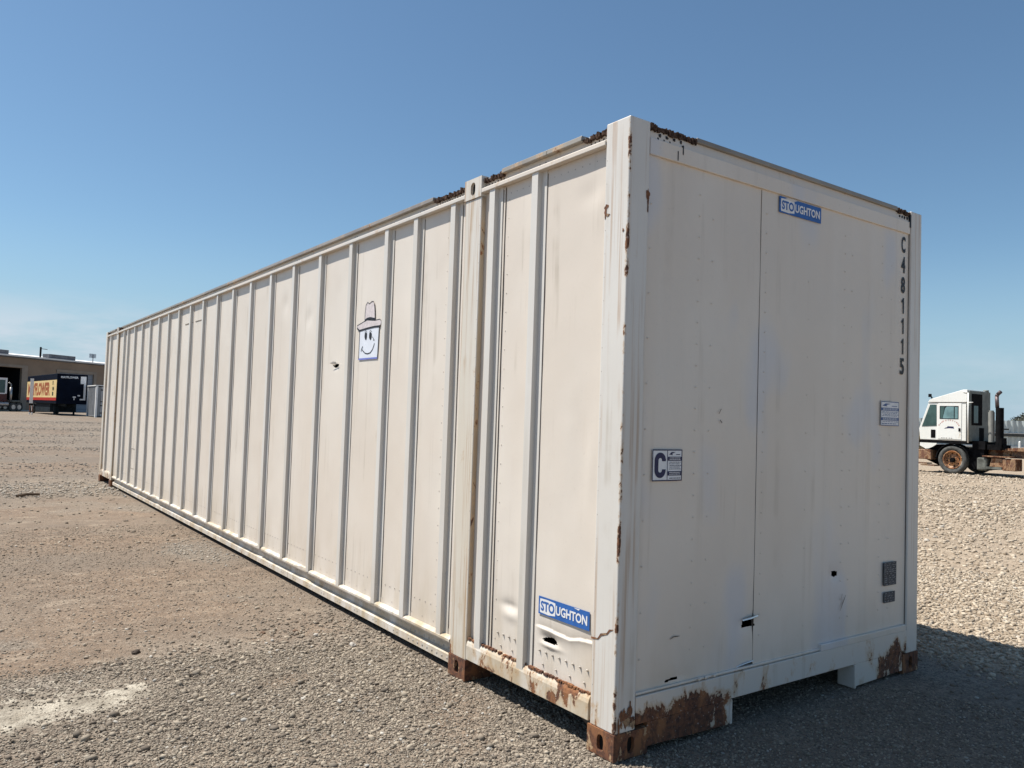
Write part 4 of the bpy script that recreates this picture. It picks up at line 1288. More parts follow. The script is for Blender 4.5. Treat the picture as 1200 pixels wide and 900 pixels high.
yzprism(MB(), [(11.70, 1.0), (11.70, 0.55), (11.1, 0.30), (11.1, 1.05)], TX0+0.45, TX0+1.9).build('front_chassis', M['truckdark'], truck)
# back wall of the cab with its rear door glass
yb = ty(10.05)
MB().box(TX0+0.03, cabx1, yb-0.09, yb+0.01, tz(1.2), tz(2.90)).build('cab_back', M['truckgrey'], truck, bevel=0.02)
MB().box(TX0+0.16, TX0+0.95, yb-0.105, yb-0.088, tz(1.74), tz(2.80)).build('rear_window', M['truckdark'], truck, bevel=0.01)
MB().box(TX0+0.30, TX0+0.62, yb-0.110, yb-0.103, tz(1.82), tz(2.40)).build('rear_pane', M['glass'], truck)
MB().box(TX0+0.75, TX0+1.1, yb-0.100, yb-0.088, tz(1.22), tz(1.66)).build('rear_step_box', M['truckdark'], truck)
m = MB(); m.tube([(TX0-0.03, yb-0.06, tz(1.15)), (TX0-0.03, yb-0.06, tz(2.82)), (TX0-0.03, yb+0.1, tz(2.86))], 0.025); m.tube([(TX0-0.03, yb-0.06, tz(2.5)), (TX0-0.03, yb-0.22, tz(2.5))], 0.015)
m.build('grab_rail', M['truckwhite'], truck, smooth=True)
yzprism(MB(), [(10.055, 1.2), (10.055, 2.42), (9.99, 2.42), (9.99, 1.2)], TX0+0.0, TX0+0.03).build('side_pillar', M['truckdark'], truck)
m = MB(); m.cyl((cabx1-.2, yb-0.02, tz(2.90)), (cabx1-.2, yb-0.02, tz(2.97)), 0.09); m.build('beacon_base', M['truckgrey'], truck, smooth=True)
m = MB(); m.tube([(TX0+0.05, ty(11.20), tz(2.62)), (TX0-0.02, ty(11.24), tz(2.72))], 0.025); m.box(TX0-0.06, TX0+0.02, ty(11.22), ty(11.30), tz(2.68), tz(2.79))
m.build('roof_horn', M['truckdark'], truck)
# exhaust stack and canisters behind the cab
m = MB(); sx = TX0+0.45
m.cyl((sx, ty(9.30)-.1, tz(1.02)), (sx, ty(9.30)-.1, tz(2.34)), 0.125, n=16); m.build('muffler', M['truckdark'], truck, smooth=False)
m = MB(); m.tube([(sx, ty(9.30)-.02, tz(2.34)), (sx, ty(9.32)-.02, tz(2.72)), (sx-.02, ty(9.26), tz(2.79)), (sx-.05, ty(9.18)-.02, tz(2.87))], 0.062, 12); m.build('exhaust_pipe', M['stackmetal'], truck, smooth=True)
m = MB(); m.cyl((sx+.05, ty(9.46)+.02, tz(1.2)), (sx+.05, ty(9.46)+.02, tz(2.20)), 0.10, n=14); m.cyl((sx+.05, ty(9.46)+.02, tz(2.20)), (sx+.05, ty(9.46)+.02, tz(2.25)), 0.075); m.build('air_canister', simple('canister_paint', (0.24, 0.24, 0.22), 0.6), truck, smooth=False)
m = MB(); m.box(TX0+.2, TX0+1.9, ty(9.55), ty(9.95), tz(0.95), tz(1.22)); m.box(TX0+.25, TX0+.8, ty(9.0), ty(9.5), tz(0.95), tz(1.12)); m.box(TX0+.2, TX0+.6, ty(9.05), ty(9.12), tz(1.0), tz(1.35)); m.box(TX0+.3, TX0+.5, ty(8.95), ty(9.05), tz(1.62), tz(1.66))
m.build('engine_deck', M['truckdark'], truck)
# frame rails, fifth wheel, tank and boxes
for o in (0.62, 1.55):
    MB().box(TX0+o, TX0+o+0.12, ty(6.2), ty(11.3), tz(0.70), tz(0.98)).build('frame_rail', M['truckrust'], truck)
yzprism(MB(), [(9.10, 0.93), (9.05, 1.0), (8.5, 1.06), (6.9, 1.06), (6.9, 0.95)], TX0+0.35, TX0+2.1).build('lift_boom', M['truckrust'], truck, bevel=0.01)
m = MB(); m.cyl((TX0+1.2, ty(7.4), tz(1.08)), (TX0+1.2, ty(7.4), tz(1.15)), 0.48, n=24); m.build('fifth_wheel', M['truckdark'], truck)
yzprism(MB(), [(9.55, 0.72), (9.55, 0.755), (8.72, 0.755), (8.72, 0.72)], TX0+0.0, TX0+0.55).build('catwalk', M['truckrust'], truck)
yzprism(MB(), [(9.75, 0.26), (9.75, 0.68), (9.43, 0.68), (9.43, 0.26)], TX0+0.05, TX0+0.6).build('fuel_tank', M['tank'], truck, bevel=0.05)
yzprism(MB(), [(9.36, 0.40), (9.30, 0.685), (8.96, 0.685), (8.96, 0.40)], TX0+0.08, TX0+0.55).build('battery_box', M['truckrust'], truck, bevel=0.01)
yzprism(MB(), [(8.95, 0.30), (8.95, 0.685), (8.56, 0.685), (8.56, 0.30)], TX0+0.03, TX0+0.55).build('tool_box', M['truckrust'], truck, bevel=0.02)
yzprism(MB(), [(9.44, 0.33), (9.44, 0.40), (8.97, 0.40), (8.97, 0.33)], TX0+0.0, TX0+0.3).build('step', M['tank'], truck)
yzprism(MB(), [(10.10, 0.95), (10.10, 0.30), (9.60, 0.26), (9.60, 0.95)], TX0+0.25, TX0+1.9).build('underchassis_fill', M['truckdark'], truck)  # black mass added to fill the dark under-chassis between wheel and tank
def wheel(parent, c, R, w, side, tyre=M['tyre'], rimm=M['wheelrust'], hubm=M['truckdark']):
    """side -1: outer face towards -x"""
    s = side
    wt = MB().lathe_x(c, [(0, R*.60), (s*w*.05, R*.62), (s*w*.45, R*.70), (s*w*.5, R*.86), (s*w*.44, R*.97), (s*w*.3, R), (-s*w*.3, R), (-s*w*.44, R*.97), (-s*w*.5, R*.8), (-s*w*.4, R*.6), (0, R*.60)], 40)
    wl = wt.build('wheel', tyre, parent, smooth=True)
    m = MB().lathe_x(c, [(s*w*.42, R*.66), (s*w*.46, R*.62), (s*w*.42, R*.58), (s*w*.1, R*.56), (s*w*.05, R*.40), (s*w*.16, R*.30), (s*w*.2, R*.2), (s*w*.2, 0.001)], 32)
    rm = m.build('rim', rimm, wl, smooth=True)
    m = MB().lathe_x(c, [(s*w*.2, R*.19), (s*w*.48, R*.17), (s*w*.52, R*.12), (s*w*.52, 0.001)], 20)
    m.build('hub', hubm, wl, smooth=False)
    m = MB()
    for i in range(8):
        t = 2*math.pi*i/8+.2
        p = Vector((c[0]+s*w*.18, c[1]+R*.255*math.cos(t), c[2]+R*.255*math.sin(t)))
        m.cyl(p, p+Vector((s*w*.1, 0, 0)), R*.025, n=6)
        p = Vector((c[0]+s*w*.085, c[1]+R*.44*math.cos(t+.4), c[2]+R*.44*math.sin(t+.4)))
        m.cyl(p, p+Vector((s*w*.03, 0, 0)), R*.05, n=8)
    m.build('wheel_nuts', hubm, wl)
    return wl
WR = 0.50
wheel(truck, (TX0+0.17, ty(10.53), WR-.005), WR, 0.28, -1)
wheel(truck, (TX0+2.15, ty(10.53), WR-.005), WR, 0.28, 1)
for xo, s in ((0.14, -1), (0.46, -1), (1.85, 1), (2.17, 1)): wheel(truck, (TX0+xo, ty(7.35), WR-.005), WR, 0.27, s)
m = MB(); m.cyl((TX0+.2, ty(10.53), WR), (TX0+2.1, ty(10.53), WR), .07); m.build('axle', M['truckdark'], truck)
m = MB(); m.cyl((TX0+.2, ty(7.35), WR), (TX0+2.1, ty(7.35), WR), .10); m.build('axle', M['truckdark'], truck)
m = MB()
for i in range(10):
    t0 = math.pi*(0.02+0.9*i/10); t1 = math.pi*(0.02+0.9*(i+1)/10)
    cy, cz, r = ty(10.53), WR, 0.56
    m.prism([(TX0+.05, cy+r*math.cos(t0), cz+r*math.sin(t0)), (TX0+.05, cy+r*math.cos(t1), cz+r*math.sin(t1)), (TX0+.05, cy+(r+.03)*math.cos(t1), cz+(r+.03)*math.sin(t1)), (TX0+.05, cy+(r+.03)*math.cos(t0), cz+(r+.03)*math.sin(t0))], (.35, 0, 0))
m.build('wheel_arch', M['truckdark'], truck)

# ================================================================== corrugated metal fence on the right
M['fence'] = simple('galvanised_sheet', (0.44, 0.49, 0.49), 0.5, 0.25, 0.18, 0.8)
M['fencelight'] = simple('bare_zinc_rail', (0.62, 0.63, 0.62), 0.5, 0.2)
M['fencedark'] = simple('dark_fence_rail', (0.07, 0.075, 0.075), 0.8)
F0 = Vector((57.09, 22.52, 0)); fu = Vector((Rt.x, Rt.y, 0)).normalized(); fn = Vector((-fu.y, fu.x, 0))
fence = empty('corrugated_fence', tuple(F0), 'tall grey corrugated sheet metal fence behind the white yard tractor', 'fence')
s0, s1 = -12.0, 24.0
k = 0; x = s0
while x < s1-0.01:
    x1 = min(x+3.0, s1); vs = []; fs = []
    p = 0.40; n = int(round((x1-x)/p*4)); hh = 2.42-0.05*rnd.random()
    for i in range(n+1):
        s = x+(x1-x)*i/n; d = (0.0, 0.09, 0.09, 0.0)[i % 4]
        P = F0+fu*s+fn*d
        vs += [(P.x, P.y, 0.02), (P.x, P.y, hh)]
    fs = [(2*i, 2*i+2, 2*i+3, 2*i+1) for i in range(n)]
    m = MB(); m.add(vs, fs); m.build('sheet', M['fence'], fence)
    P = F0+fu*x+fn*(0.12)
    MB().box(P.x-.04, P.x+.04, P.y-.04, P.y+.04, 0, 2.35).build('fence_post', M['fencedark'], fence)
    x = x1
def alongf(m, z0, z1, off, th):
    a = F0+fu*s0-fn*off; b = F0+fu*s1-fn*off
    return m.prism([(a.x, a.y, z0), (b.x, b.y, z0), (b.x, b.y, z1), (a.x, a.y, z1)], -fn*th)
alongf(MB(), 1.30, 1.50, 0.005, 0.06).build('rail', M['fencedark'], fence)
alongf(MB(), 1.505, 1.55, 0.005, 0.10).build('rail', M['fencelight'], fence)
alongf(MB(), 0.52, 0.62, 0.005, 0.08).build('rail', M['fencelight'], fence)
m = MB(); m.cyl((55.15, 20.29, 0), (55.15, 20.29, 0.97), 0.07, n=12); m.cyl((55.15, 20.29, 0.97), (55.15, 20.29, 1.02), 0.07, 0.03, n=12)
tag(m.build('bollard', M['fencelight'], None), 'short white post standing in front of the corrugated fence', 'bollard')

# ------------------------------------------------------------------ shrubs and a tree by the fence
def leafmat(name, c, c2):
    t = NT(name)
    g_ = t.n('ShaderNodeNewGeometry')
    t.l(t.mix(g_.outputs['Random Per Island'], c, c2), t.b.inputs['Base Color'])
    t.b.inputs['Roughness'].default_value = 0.8
    return t.m
M['leafdry'] = leafmat('dry_brown_leaves', (0.11, 0.085, 0.04), (0.22, 0.16, 0.08))
M['leafgrey'] = leafmat('grey_green_leaves', (0.05, 0.06, 0.045), (0.14, 0.14, 0.11))
M['bark'] = simple('bark', (0.10, 0.075, 0.055), 0.95, 0, 0.3, 8)
def crown(name, centres, n, leaf, mat, parent, seed):
    g = np.random.default_rng(seed); m = MB()
    for _ in range(n):
        cx, cy, cz, r = centres[g.integers(len(centres))]
        d = g.normal(0, 1, 3); d /= np.linalg.norm(d); k = r*g.uniform(0.45, 1.05)
        p = np.array([cx, cy, cz])+d*k*np.array([1, 1, .8])
        a = g.normal(0, 1, 3); a /= np.linalg.norm(a); b = np.cross(a, g.normal(0, 1, 3)); b /= np.linalg.norm(b)
        s = leaf*g.uniform(.6, 1.5)
        m.add([p-a*s, p+b*s*.5, p+a*s, p-b*s*.5], [(0, 1, 2, 3)])
    return m.build(name, mat, parent)
def plant(kind, name, x, y, h, r, label, cat, mat, n, leaf, seed):
    g = random.Random(seed)
    t = empty(name, (x, y, 0), label, cat)
    m = MB(); trunkh = h*(0.45 if kind == 'tree' else 0.15)
    m.cyl((x, y, -.05), (x+.05, y, trunkh), 0.05*h, 0.03*h, 8)
    cs = []
    for i in range(9 if kind == 'tree' else 5):
        a = g.uniform(0, 6.28); q_ = g.uniform(.2, .75)*r
        c = (x+math.cos(a)*q_, y+math.sin(a)*q_, h*g.uniform(.62, .88) if kind == 'tree' else h*g.uniform(.35, .7))
        m.cyl((x+.05, y, trunkh*.8), c, 0.018*h, 0.006*h, 5)
        cs.append((*c, r*g.uniform(.3, .5)))
    m.build('trunk' if kind == 'tree' else 'stems', M['bark'], t)
    crown('crown' if kind == 'tree' else 'foliage', cs, n, leaf, mat, t, seed)
plant('shrub', 'dry_shrub', 42.7, 20.6, 1.9, 1.3, 'brown dry shrub between the container edge and the white tractor cab', 'shrub', M['leafdry'], 1800, .06, 3)
plant('shrub', 'dry_shrub', 43.9, 22.9, 1.4, 1.0, 'low tawny shrub behind the front of the white yard tractor', 'shrub', M['leafdry'], 1200, .06, 4)
plant('tree', 'grey_tree', 67.0, 24.2, 3.4, 1.5, 'sparse grey-green tree rising above the corrugated fence at the far right', 'tree', M['leafgrey'], 3500, .09, 9)

# ================================================================== warehouse on the left
A = Vector((2.14, 106.96, 0)); B = Vector((14.16, 116.82, 0)); bu = (B-A).normalized(); bn = Vector((bu.y, -bu.x, 0))   # bn faces the yard
GZ = 0.235
M['tan'] = simple('tan_metal_wall', (0.29, 0.215, 0.155), 0.8, 0, 0.10, 0.5)
M['tanlight'] = simple('tan_door_frame', (0.32, 0.26, 0.205), 0.8, 0, 0.1, 0.8)
M['whitetrim'] = simple('white_roof_trim', (0.78, 0.77, 0.74), 0.6, 0, 0.06, 0.5)
M['doorgrey'] = simple('pale_grey_rollup', (0.24, 0.26, 0.29), 0.6, 0, 0.08, 1)
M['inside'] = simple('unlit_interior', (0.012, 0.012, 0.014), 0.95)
M['unit'] = simple('grey_roof_unit', (0.13, 0.135, 0.15), 0.7, 0, 0.2, 1)
M['concrete'] = simple('pale_concrete', (0.50, 0.48, 0.44), 0.85, 0, 0.12, 1.5)
house = empty('warehouse', tuple(A+Vector((0, 0, GZ))), 'long tan metal warehouse with white roof edge and open loading doors on the far left', 'warehouse')
def bx(m, s0, s1, d0, d1, z0, z1):
    """box along the facade: s along, d out from the wall (towards the yard)"""
    P = [A+bu*s+bn*d for s, d in ((s0, d0), (s1, d0), (s1, d1), (s0, d1))]
    return m.add([(p.x, p.y, z0) for p in P]+[(p.x, p.y, z1) for p in P], [(0, 1, 2, 3), (7, 6, 5, 4), (0, 4, 5, 1), (1, 5, 6, 2), (2, 6, 7, 3), (3, 7, 4, 0)])
zb = GZ-.3
WT = 6.72
m = MB()
for a, b, z0, z1 in ((-26, -8, zb, WT), (-8, 3.1, 5.40, WT), (3.1, 8.6, zb, WT), (8.6, 14.3, 5.30, WT), (14.3, 40, zb, WT)):
    bx(m, a, b, -0.25, 0, z0, z1)
bx(m, -26, -25.7, -24, -.25, zb, WT); bx(m, 39.7, 40, -24, -.25, zb, WT); bx(m, -26, 40, -24.2, -24, zb, WT)
m.build('wall', M['tan'], house)
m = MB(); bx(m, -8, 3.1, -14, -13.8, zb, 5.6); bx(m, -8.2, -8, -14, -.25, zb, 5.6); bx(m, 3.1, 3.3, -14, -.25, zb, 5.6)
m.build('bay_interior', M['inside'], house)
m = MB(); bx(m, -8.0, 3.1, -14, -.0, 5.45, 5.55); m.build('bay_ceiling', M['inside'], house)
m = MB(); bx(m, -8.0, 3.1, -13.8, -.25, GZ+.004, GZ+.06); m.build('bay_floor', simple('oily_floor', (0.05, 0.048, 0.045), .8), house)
m = MB(); bx(m, 3.1, 3.9, 0.0, .06, zb, 5.45); bx(m, -8, 3.9, 0.0, .06, 5.45, 5.75); m.build('door_frame', M['tanlight'], house)
dr = MB(); bx(dr, 8.6, 14.3, -0.20, -0.12, zb, 5.30); rd = dr.build('rollup_door', M['doorgrey'], house)
m = MB()
for z in np.arange(0.6, 5.2, 0.5): bx(m, 8.62, 14.28, -0.125, -0.11, z, z+.03)
m.build('door_rib', M['unit'], rd)
m = MB(); bx(m, 8.15, 8.6, 0.0, .08, zb, 5.55); bx(m, 14.3, 14.75, 0.0, .08, zb, 5.55); bx(m, 8.15, 14.75, 0.0, .09, 5.30, 5.62); m.build('door_frame', M['tanlight'], house)
m = MB()
P = [A+bu*s+bn*d for s, d in ((-26.3, .35), (40.3, .35), (40.3, -24.4), (-26.3, -24.4))]
mid = [(A+bu*s+bn*-8) for s in (-26.3, 40.3)]
m.add([(P[0].x, P[0].y, 6.90), (P[1].x, P[1].y, 6.90), (mid[1].x, mid[1].y, 7.60), (mid[0].x, mid[0].y, 7.60), (P[2].x, P[2].y, 6.9), (P[3].x, P[3].y, 6.9)], [(0, 1, 2, 3), (3, 2, 4, 5)])
rf = m.build('roof', M['whitetrim'], house)
m = MB(); bx(m, -26.3, 40.3, 0.0, .36, 6.73, 6.92); m.build('gutter', M['whitetrim'], house)
m = MB(); bx(m, -26, 40, 0.0, .04, 6.58, 6.725); m.build('fascia', M['unit'], house)
m = MB(); bx(m, -8, 3.9, 0.1, 1.2, GZ-.01, GZ+.14); m.build('door_sill', M['concrete'], house)
# roof equipment: each its own thing
m = MB(); bx(m, 7.5, 11.7, -1.6, -.6, 6.95, 7.50)
tag(m.build('roof_duct', M['unit'], None), 'long low grey duct lying on the warehouse roof behind a short mast', 'duct')
m = MB(); bx(m, -6, 1.7, -1.6, -.6, 6.93, 7.45)
tag(m.build('roof_duct', M['unit'], None), 'grey duct box on the warehouse roof at the very left edge', 'duct')
p = A+bu*6.2+bn*-.6
m = MB(); m.cyl((p.x, p.y, 6.9), (p.x, p.y, 8.25), .11, n=8)
mast = m.build('roof_mast', M['truckdark'], None); tag(mast, 'short dark mast with a cross arm on the warehouse roof', 'mast')
e_ = A+bu*7.2+bn*-.6
m = MB(); m.tube([(p.x, p.y, 8.05), (e_.x, e_.y, 8.03)], .035); m.build('cross_arm', M['truckdark'], mast)
p = A+bu*14.65+bn*-.6
m = MB(); m.cyl((p.x, p.y, 6.9), (p.x, p.y, 8.0), .05, n=6)
ant = m.build('antenna', M['unit'], None); tag(ant, 'pale square panel antenna on a thin pole above the warehouse eave', 'antenna')
m = MB(); bx(m, 14.05, 15.2, -.68, -.62, 7.55, 8.12); m.build('panel', simple('pale_antenna', (0.42, 0.48, 0.52), .6), ant)

# ================================================================== moving trailer at the dock
M['tnavy'] = simple('trailer_navy', (0.004, 0.007, 0.016), 0.66, 0, 0.2, 2)
M['tyellow'] = simple('trailer_yellow', (0.74, 0.56, 0.27), 0.5, 0, 0.06, 1)
M['tred'] = simple('trailer_red', (0.42, 0.035, 0.025), 0.5)
M['tletter'] = simple('trailer_brown_red_letters', (0.36, 0.11, 0.05), 0.5)
M['tgreen'] = simple('trailer_dark_green_letters', (0.03, 0.05, 0.03), 0.5)
M['tgrey'] = simple('trailer_underside_grey', (0.02, 0.028, 0.035), 0.7, 0, 0.3, 2)
T0 = Vector((5.63, 81.3, 0)); tu = Vector((-.077, .997, 0)).normalized(); tw = Vector((tu.y, -tu.x, 0))
trailer = empty('semi_trailer', tuple(T0+Vector((0, 0, GZ))), 'navy moving trailer with a yellow lettered side backed up to the warehouse', 'trailer')
def tb(m, s0, s1, d0, d1, z0, z1):
    P = [T0+tu*s+tw*d for s, d in ((s0, d0), (s0, d1), (s1, d1), (s1, d0))]
    return m.add([(p.x, p.y, z0) for p in P]+[(p.x, p.y, z1) for p in P], [(3, 2, 1, 0), (4, 5, 6, 7), (0, 1, 5, 4), (1, 2, 6, 5), (2, 3, 7, 6), (3, 0, 4, 7)])
TL = 16.0
tb(MB(), 0, TL, 0, 2.55, 1.32, 4.14).build('body', M['tnavy'], trailer, bevel=.04)
yp = tb(MB(), 0.05, TL-.05, -.02, 0.0, 1.90, 3.55).build('yellow_panel', M['tyellow'], trailer)
tb(MB(), 0.05, TL-.05, -.018, 0.0, 1.62, 1.895).build('red_band', M['tred'], trailer)
def tpt(s, z, off): 
    p = T0+tu*s-tw*off
    return (p.x, p.y, z)
text_mb('MAYFLOWER', tpt(15.2, 2.07, .026), -tu, (0, 0, 1), 12.1, 1.30, 0, .05).build('lettering', M['tletter'], yp)
m = MB()
for z, w in ((3.10, .35), (2.55, .8), (2.08, .6)):
    t = text_mb('VAN' if w == .8 else 'l', tpt(2.0-.1*(1-w), z, .026), -tu, (0, 0, 1), w, .36, 0, .06); m.add(t.v, t.f)
m.build('small_lettering', M['tgreen'], yp)
fp0 = T0-tu*.012
text_mb('MAYFLOWER', (fp0.x+.30, fp0.y+.023, 3.72), tw, (0, 0, 1), 1.45, .20, .003, .04).build('nose_lettering', M['platewhite'], trailer)
m = MB(); tb(m, -.03, 0, 1.95, 2.42, 3.25, 3.95); tb(m, -.03, 0, 2.24, 2.42, 1.72, 3.25); tb(m, -.03, 0, 1.95, 2.24, 1.72, 1.85)
m.build('white_nose_marking', M['platewhite'], trailer)
m = MB(); tb(m, -.10, 0, 1.35, 1.60, 1.93, 2.05); tb(m, -.10, 0, 1.42, 1.50, 1.72, 1.90); tb(m, -.08, 0, 1.75, 1.95, 2.08, 2.20)
m.build('air_couplings', M['platewhite'], trailer)
tb(MB(), 3.6, 11.4, 0.15, 2.4, 0.55, 1.31).build('belly_box', M['tgrey'], trailer)
for d in (0.35, 2.0):
    m = MB(); tb(m, 2.9, 3.05, d, d+.15, GZ+.1, 1.31); tb(m, 2.8, 3.15, d-.05, d+.2, GZ-.02, GZ+.1); m.build('landing_leg', M['tgrey'], trailer)
Rz = None
for s in (12.6, 13.9):
    for d, sd_ in ((0.18, -1), (2.37, 1)):
        c = T0+tu*s+tw*d
        w = MB().lathe_x((c.x, c.y, GZ+.5), [(-.15, .30), (-.14, .42), (-.1, .5), (.1, .5), (.14, .42), (.15, .3)], 24).build('wheel', M['tyre'], trailer, smooth=True)
        MB().cyl((c.x+sd_*.12, c.y, GZ+.5), (c.x+sd_*.17, c.y, GZ+.5), .28, n=16).build('rim', M['platewhite'], w)
m = MB()
for d in (.8, 1.6): tb(m, 0.2, 15.5, d, d+.12, 1.10, 1.31)
m.build('underframe', M['tgrey'], trailer)
tb(MB(), 11.6, 15.0, .2, 2.3, .62, 1.09).build('bogie', M['truckdark'], trailer)

# white notice board on two legs in front of the trailer
nb = empty('narrow_white_sign', (3.84, 83.8, GZ), 'tall narrow white board on two short legs in front of the lettered trailer', 'sign')
MB().box(3.70, 3.98, 83.78, 83.84, 1.28, 3.60).build('board', M['whitetrim'], nb, bevel=.01)
for x in (3.76, 3.97):
    l_ = MB().box(x-.035, x+.035, 83.78, 83.84, .3, 1.28).build('leg', simple('striped_leg', (0.25, .10, .07), .7), nb)
    MB().cyl((x, 83.81, GZ-.02), (x, 83.81, .45), .06, n=10).build('foot', M['whitetrim'], l_)
MB().box(3.68, 4.02, 83.77, 83.85, 1.10, 1.27).build('crossbar', M['truckdark'], nb)

# grey storage container with its doors facing the yard
M['boxgrey'] = simple('grey_box_paint', (0.22, 0.225, 0.23), .6, 0, .15, 1)
M['boxwhite'] = simple('white_box_frame', (0.80, 0.79, 0.76), .6, 0, .1, 1)
sb = empty('storage_container', (8.15, 75.8, GZ), 'grey corrugated storage container with white corner posts beside the navy trailer', 'container')
vs = []; fs = []
x0, x1, y0, y1 = 8.15, 10.59, 75.8, 81.1
n = 80
for i in range(n+1):
    y = y0+.30+(y1-y0-.6)*i/n; d = (0, 0.045, 0.045, 0)[i % 4]
    vs += [(x0+.02+d, y, GZ+.15), (x0+.02+d, y, GZ+2.72)]
m = MB(); m.add(vs, [(2*i, 2*i+1, 2*i+3, 2*i+2) for i in range(n)]); m.build('side_wall', M['boxgrey'], sb)
m = MB(); m.box(x1-.06, x1-.03, y0+.1, y1, GZ+.15, GZ+2.72); m.box(x0+.1, x1-.1, y1-.06, y1-.03, GZ+.15, GZ+2.72); m.box(x0+.02, x1-.02, y0+.05, y1-.02, GZ+.08, GZ+.15); m.build('shell', M['boxgrey'], sb)
for X in (x0, x1-.16):
    for Y in (y0, y1-.30): MB().box(X, X+.16, Y, Y+.30, GZ-.02, GZ+2.80).build('corner_post', M['boxwhite'], sb)  # posts widened along the side, white painting the wall's sunlit end
MB().box(x0-.05, x1+.03, y0-.04, y1, GZ+2.81, GZ+2.88).build('roof', M['boxwhite'], sb)
MB().box(x0, x0+.06, y0+.15, y1-.15, GZ+2.70, GZ+2.80).build('side_rail', M['boxgrey'], sb)
for a in (x0+.18, (x0+x1)/2+.01):
    d = MB().box(a, a+1.03, y0+.03, y0+.09, GZ+.12, GZ+2.72).build('door', M['boxgrey'], sb)
    m = MB()
    for k in (.3, .75): m.cyl((a+k, y0+.01, GZ+.1), (a+k, y0+.01, GZ+2.75), .022, n=8)
    m.build('lock_rod', M['boxwhite'], d)
    m = MB()
    for z in (.35, 1.0, 1.35, 2.4): m.box(a+.2, a+.5, y0-.01, y0+.028, GZ+z, GZ+z+.10)
    m.build('lock_gear', M['truckdark'], d)

# semi truck standing in the open bay
M['maroon'] = simple('maroon_cab_paint', (0.075, 0.012, 0.012), .4, 0, .2, 2)
M['chrome'] = simple('dull_chrome', (0.42, 0.40, 0.38), .35, .6, .2, 3)
st = empty('semi_truck', tuple(A+bu*-2+bn*3+Vector((0, 0, GZ))), 'dark maroon semi truck with white window frame and chrome stack outside the open bay', 'truck')
def sx_(m, s0, s1, d0, d1, z0, z1): return bx(m, s0, s1, 3.0+d0, 3.0+d1, z0+GZ, z1+GZ)
sx_(MB(), -4.6, -1.45, -2.3, 0, 1.1, 3.8).build('cab', M['maroon'], st, bevel=.06)
sx_(MB(), -6.4, -4.6, -1.9, -.35, 1.0, 2.2).build('hood', M['maroon'], st, bevel=.08)
m = MB(); sx_(m, -3.1, -1.55, 0.0, .05, 3.55, 3.78); sx_(m, -1.78, -1.55, 0.0, .05, 2.0, 3.55); sx_(m, -3.1, -1.78, 0.0, .05, 1.95, 2.08)
m.build('window_frame', M['boxwhite'], st)
sx_(MB(), -3.1, -1.8, 0.0, .03, 2.09, 3.54).build('window', M['glass'], st)
sx_(MB(), -6.9, 1.0, -1.6, -.7, .75, 1.05).build('frame', M['truckdark'], st)
def sp(s, d, z): 
    p = A+bu*s+bn*(3.0+d); return (p.x, p.y, z+GZ)
m = MB(); m.cyl(sp(-.85, -.15, 1.1), sp(-.85, -.15, 2.75), .14, n=12); m.tube([sp(-.85, -.15, 2.75), sp(-.85, -.15, 3.1), sp(-1.15, -.15, 3.25)], .07, 8); m.build('exhaust_stack', M['chrome'], st, smooth=True)
m = MB(); m.cyl(sp(-3.0, -.25, .82), sp(-1.2, -.25, .82), .30, n=16); m.build('fuel_tank', M['chrome'], st)
m = MB()
for i in range(8):
    a0 = math.pi*i/8; a1 = math.pi*(i+1)/8
    m.add([sp(-1.6+.62*math.cos(a0), -.5, .75+.62*math.sin(a0)), sp(-1.6+.62*math.cos(a1), -.5, .75+.62*math.sin(a1)), sp(-1.6+.62*math.cos(a1), .05, .75+.62*math.sin(a1)), sp(-1.6+.62*math.cos(a0), .05, .75+.62*math.sin(a0))], [(0, 1, 2, 3)])
m.build('fender', M['chrome'], st)
for s in (-5.6, -.62, .15):
    for d in (-.05, -2.1):
        p = Vector(sp(s, d, .5)); w = MB(); w.cyl(p-bn*.14, p+bn*.14, .5, n=24); w = w.build('wheel', M['tyre'], st)
        MB().cyl(p+bn*.13, p+bn*.16, .27, n=14).build('rim', M['chrome'], w)
sx_(MB(), -.9, .45, -.4, .1, 1.04, 1.28).build('rear_fender', M['tank'], st, bevel=.05)
sx_(MB(), .42, .50, -.3, .1, .25, 1.0).build('mud_flap', M['truckdark'], st)

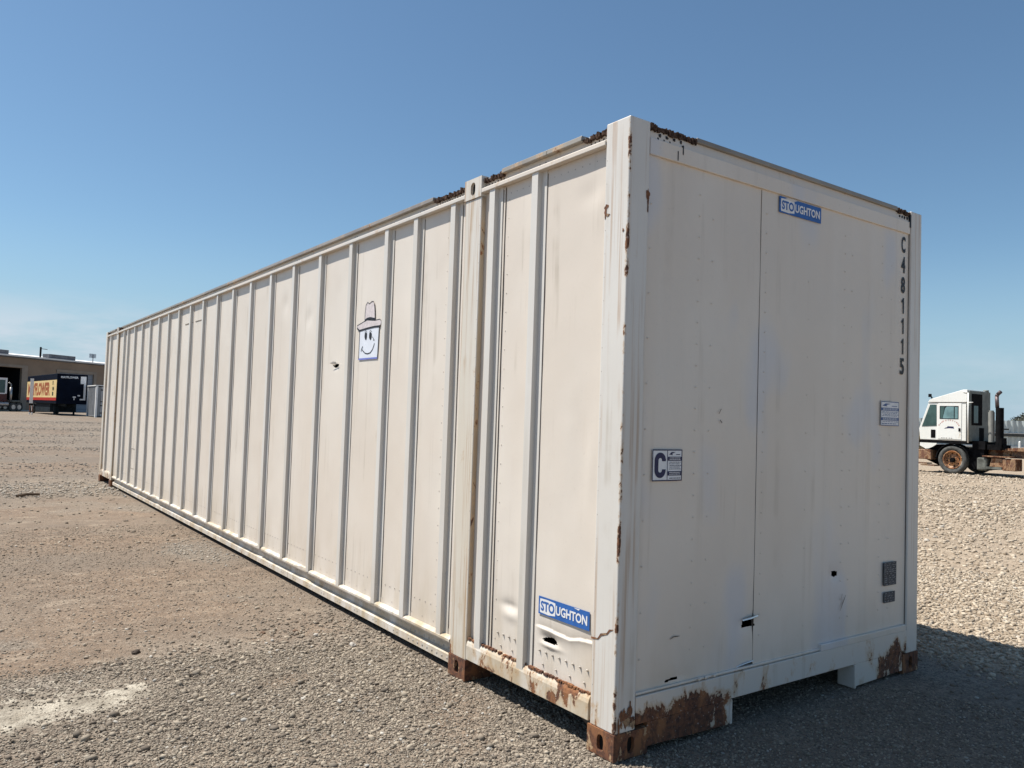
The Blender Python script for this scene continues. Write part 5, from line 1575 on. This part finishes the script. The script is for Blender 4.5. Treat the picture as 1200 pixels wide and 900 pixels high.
# ================================================================== a few larger single stones and scraps
def rock(x, y, s, c, label, flat=.6, seed=0):
    g = np.random.default_rng(seed); v, f = ico()
    # one subdivision for facets
    V = [Vector(p) for p in v]; F = []; mid = {}
    def mp_(a, b):
        k = (min(a, b), max(a, b))
        if k not in mid: V.append((V[a]+V[b]).normalized()); mid[k] = len(V)-1
        return mid[k]
    for a, b, c_ in f:
        ab, bc, ca = mp_(a, b), mp_(b, c_), mp_(c_, a)
        F += [(a, ab, ca), (b, bc, ab), (c_, ca, bc), (ab, bc, ca)]
    z = float(gheight(np.array([x]), np.array([y]))[0])
    k = g.uniform(.72, 1.2, len(V)); an = g.uniform(0, 6.28)
    vs = []
    for p, q_ in zip(V, k):
        X, Y, Z = p.x*q_*s*1.25, p.y*q_*s*.85, p.z*q_*s*flat
        vs.append((x+X*math.cos(an)-Y*math.sin(an), y+X*math.sin(an)+Y*math.cos(an), z+Z+s*flat*.45))
    m = MB(); m.add(vs, F)
    tag(m.build('rock', simple('rock_'+c, {'dark': (.075, .06, .05), 'brown': (.13, .085, .06), 'pale': (.36, .33, .29)}[c], .9, 0, .35, 40), None), label, 'rock')
rock(-1.45, 2.66, .024, 'dark', 'small dark stone sitting alone on brown packed dirt above the pale patch', seed=1)
rock(-0.46, 2.66, .020, 'brown', 'rounded dark brown stone on gravel, rightmost of a pair near the container side', seed=2)
rock(-0.66, 2.72, .022, 'brown', 'flat reddish brown stone, leftmost of a pair near the container side', .45, seed=3)
rock(-0.55, 1.55, .014, 'dark', 'dark pebble in the gravel between camera and intermediate post casting', seed=4)
rock(0.30-.55, 2.18, .026, 'pale', 'biggest pale stone in the loose gravel beside the bottom rail', seed=5)
rock(-0.37, 2.50, .022, 'pale', 'pale stone just below the round brown one on the gravel', seed=6)
m = MB(); m.tube([(-1.52, 11.9, .02), (-1.38, 11.98, .035), (-1.20, 12.0, .03)], .022, 6)
tag(m.build('stick', M['bark'], None), 'short dark piece of wood lying on the pale gravel strip at far left', 'stick')
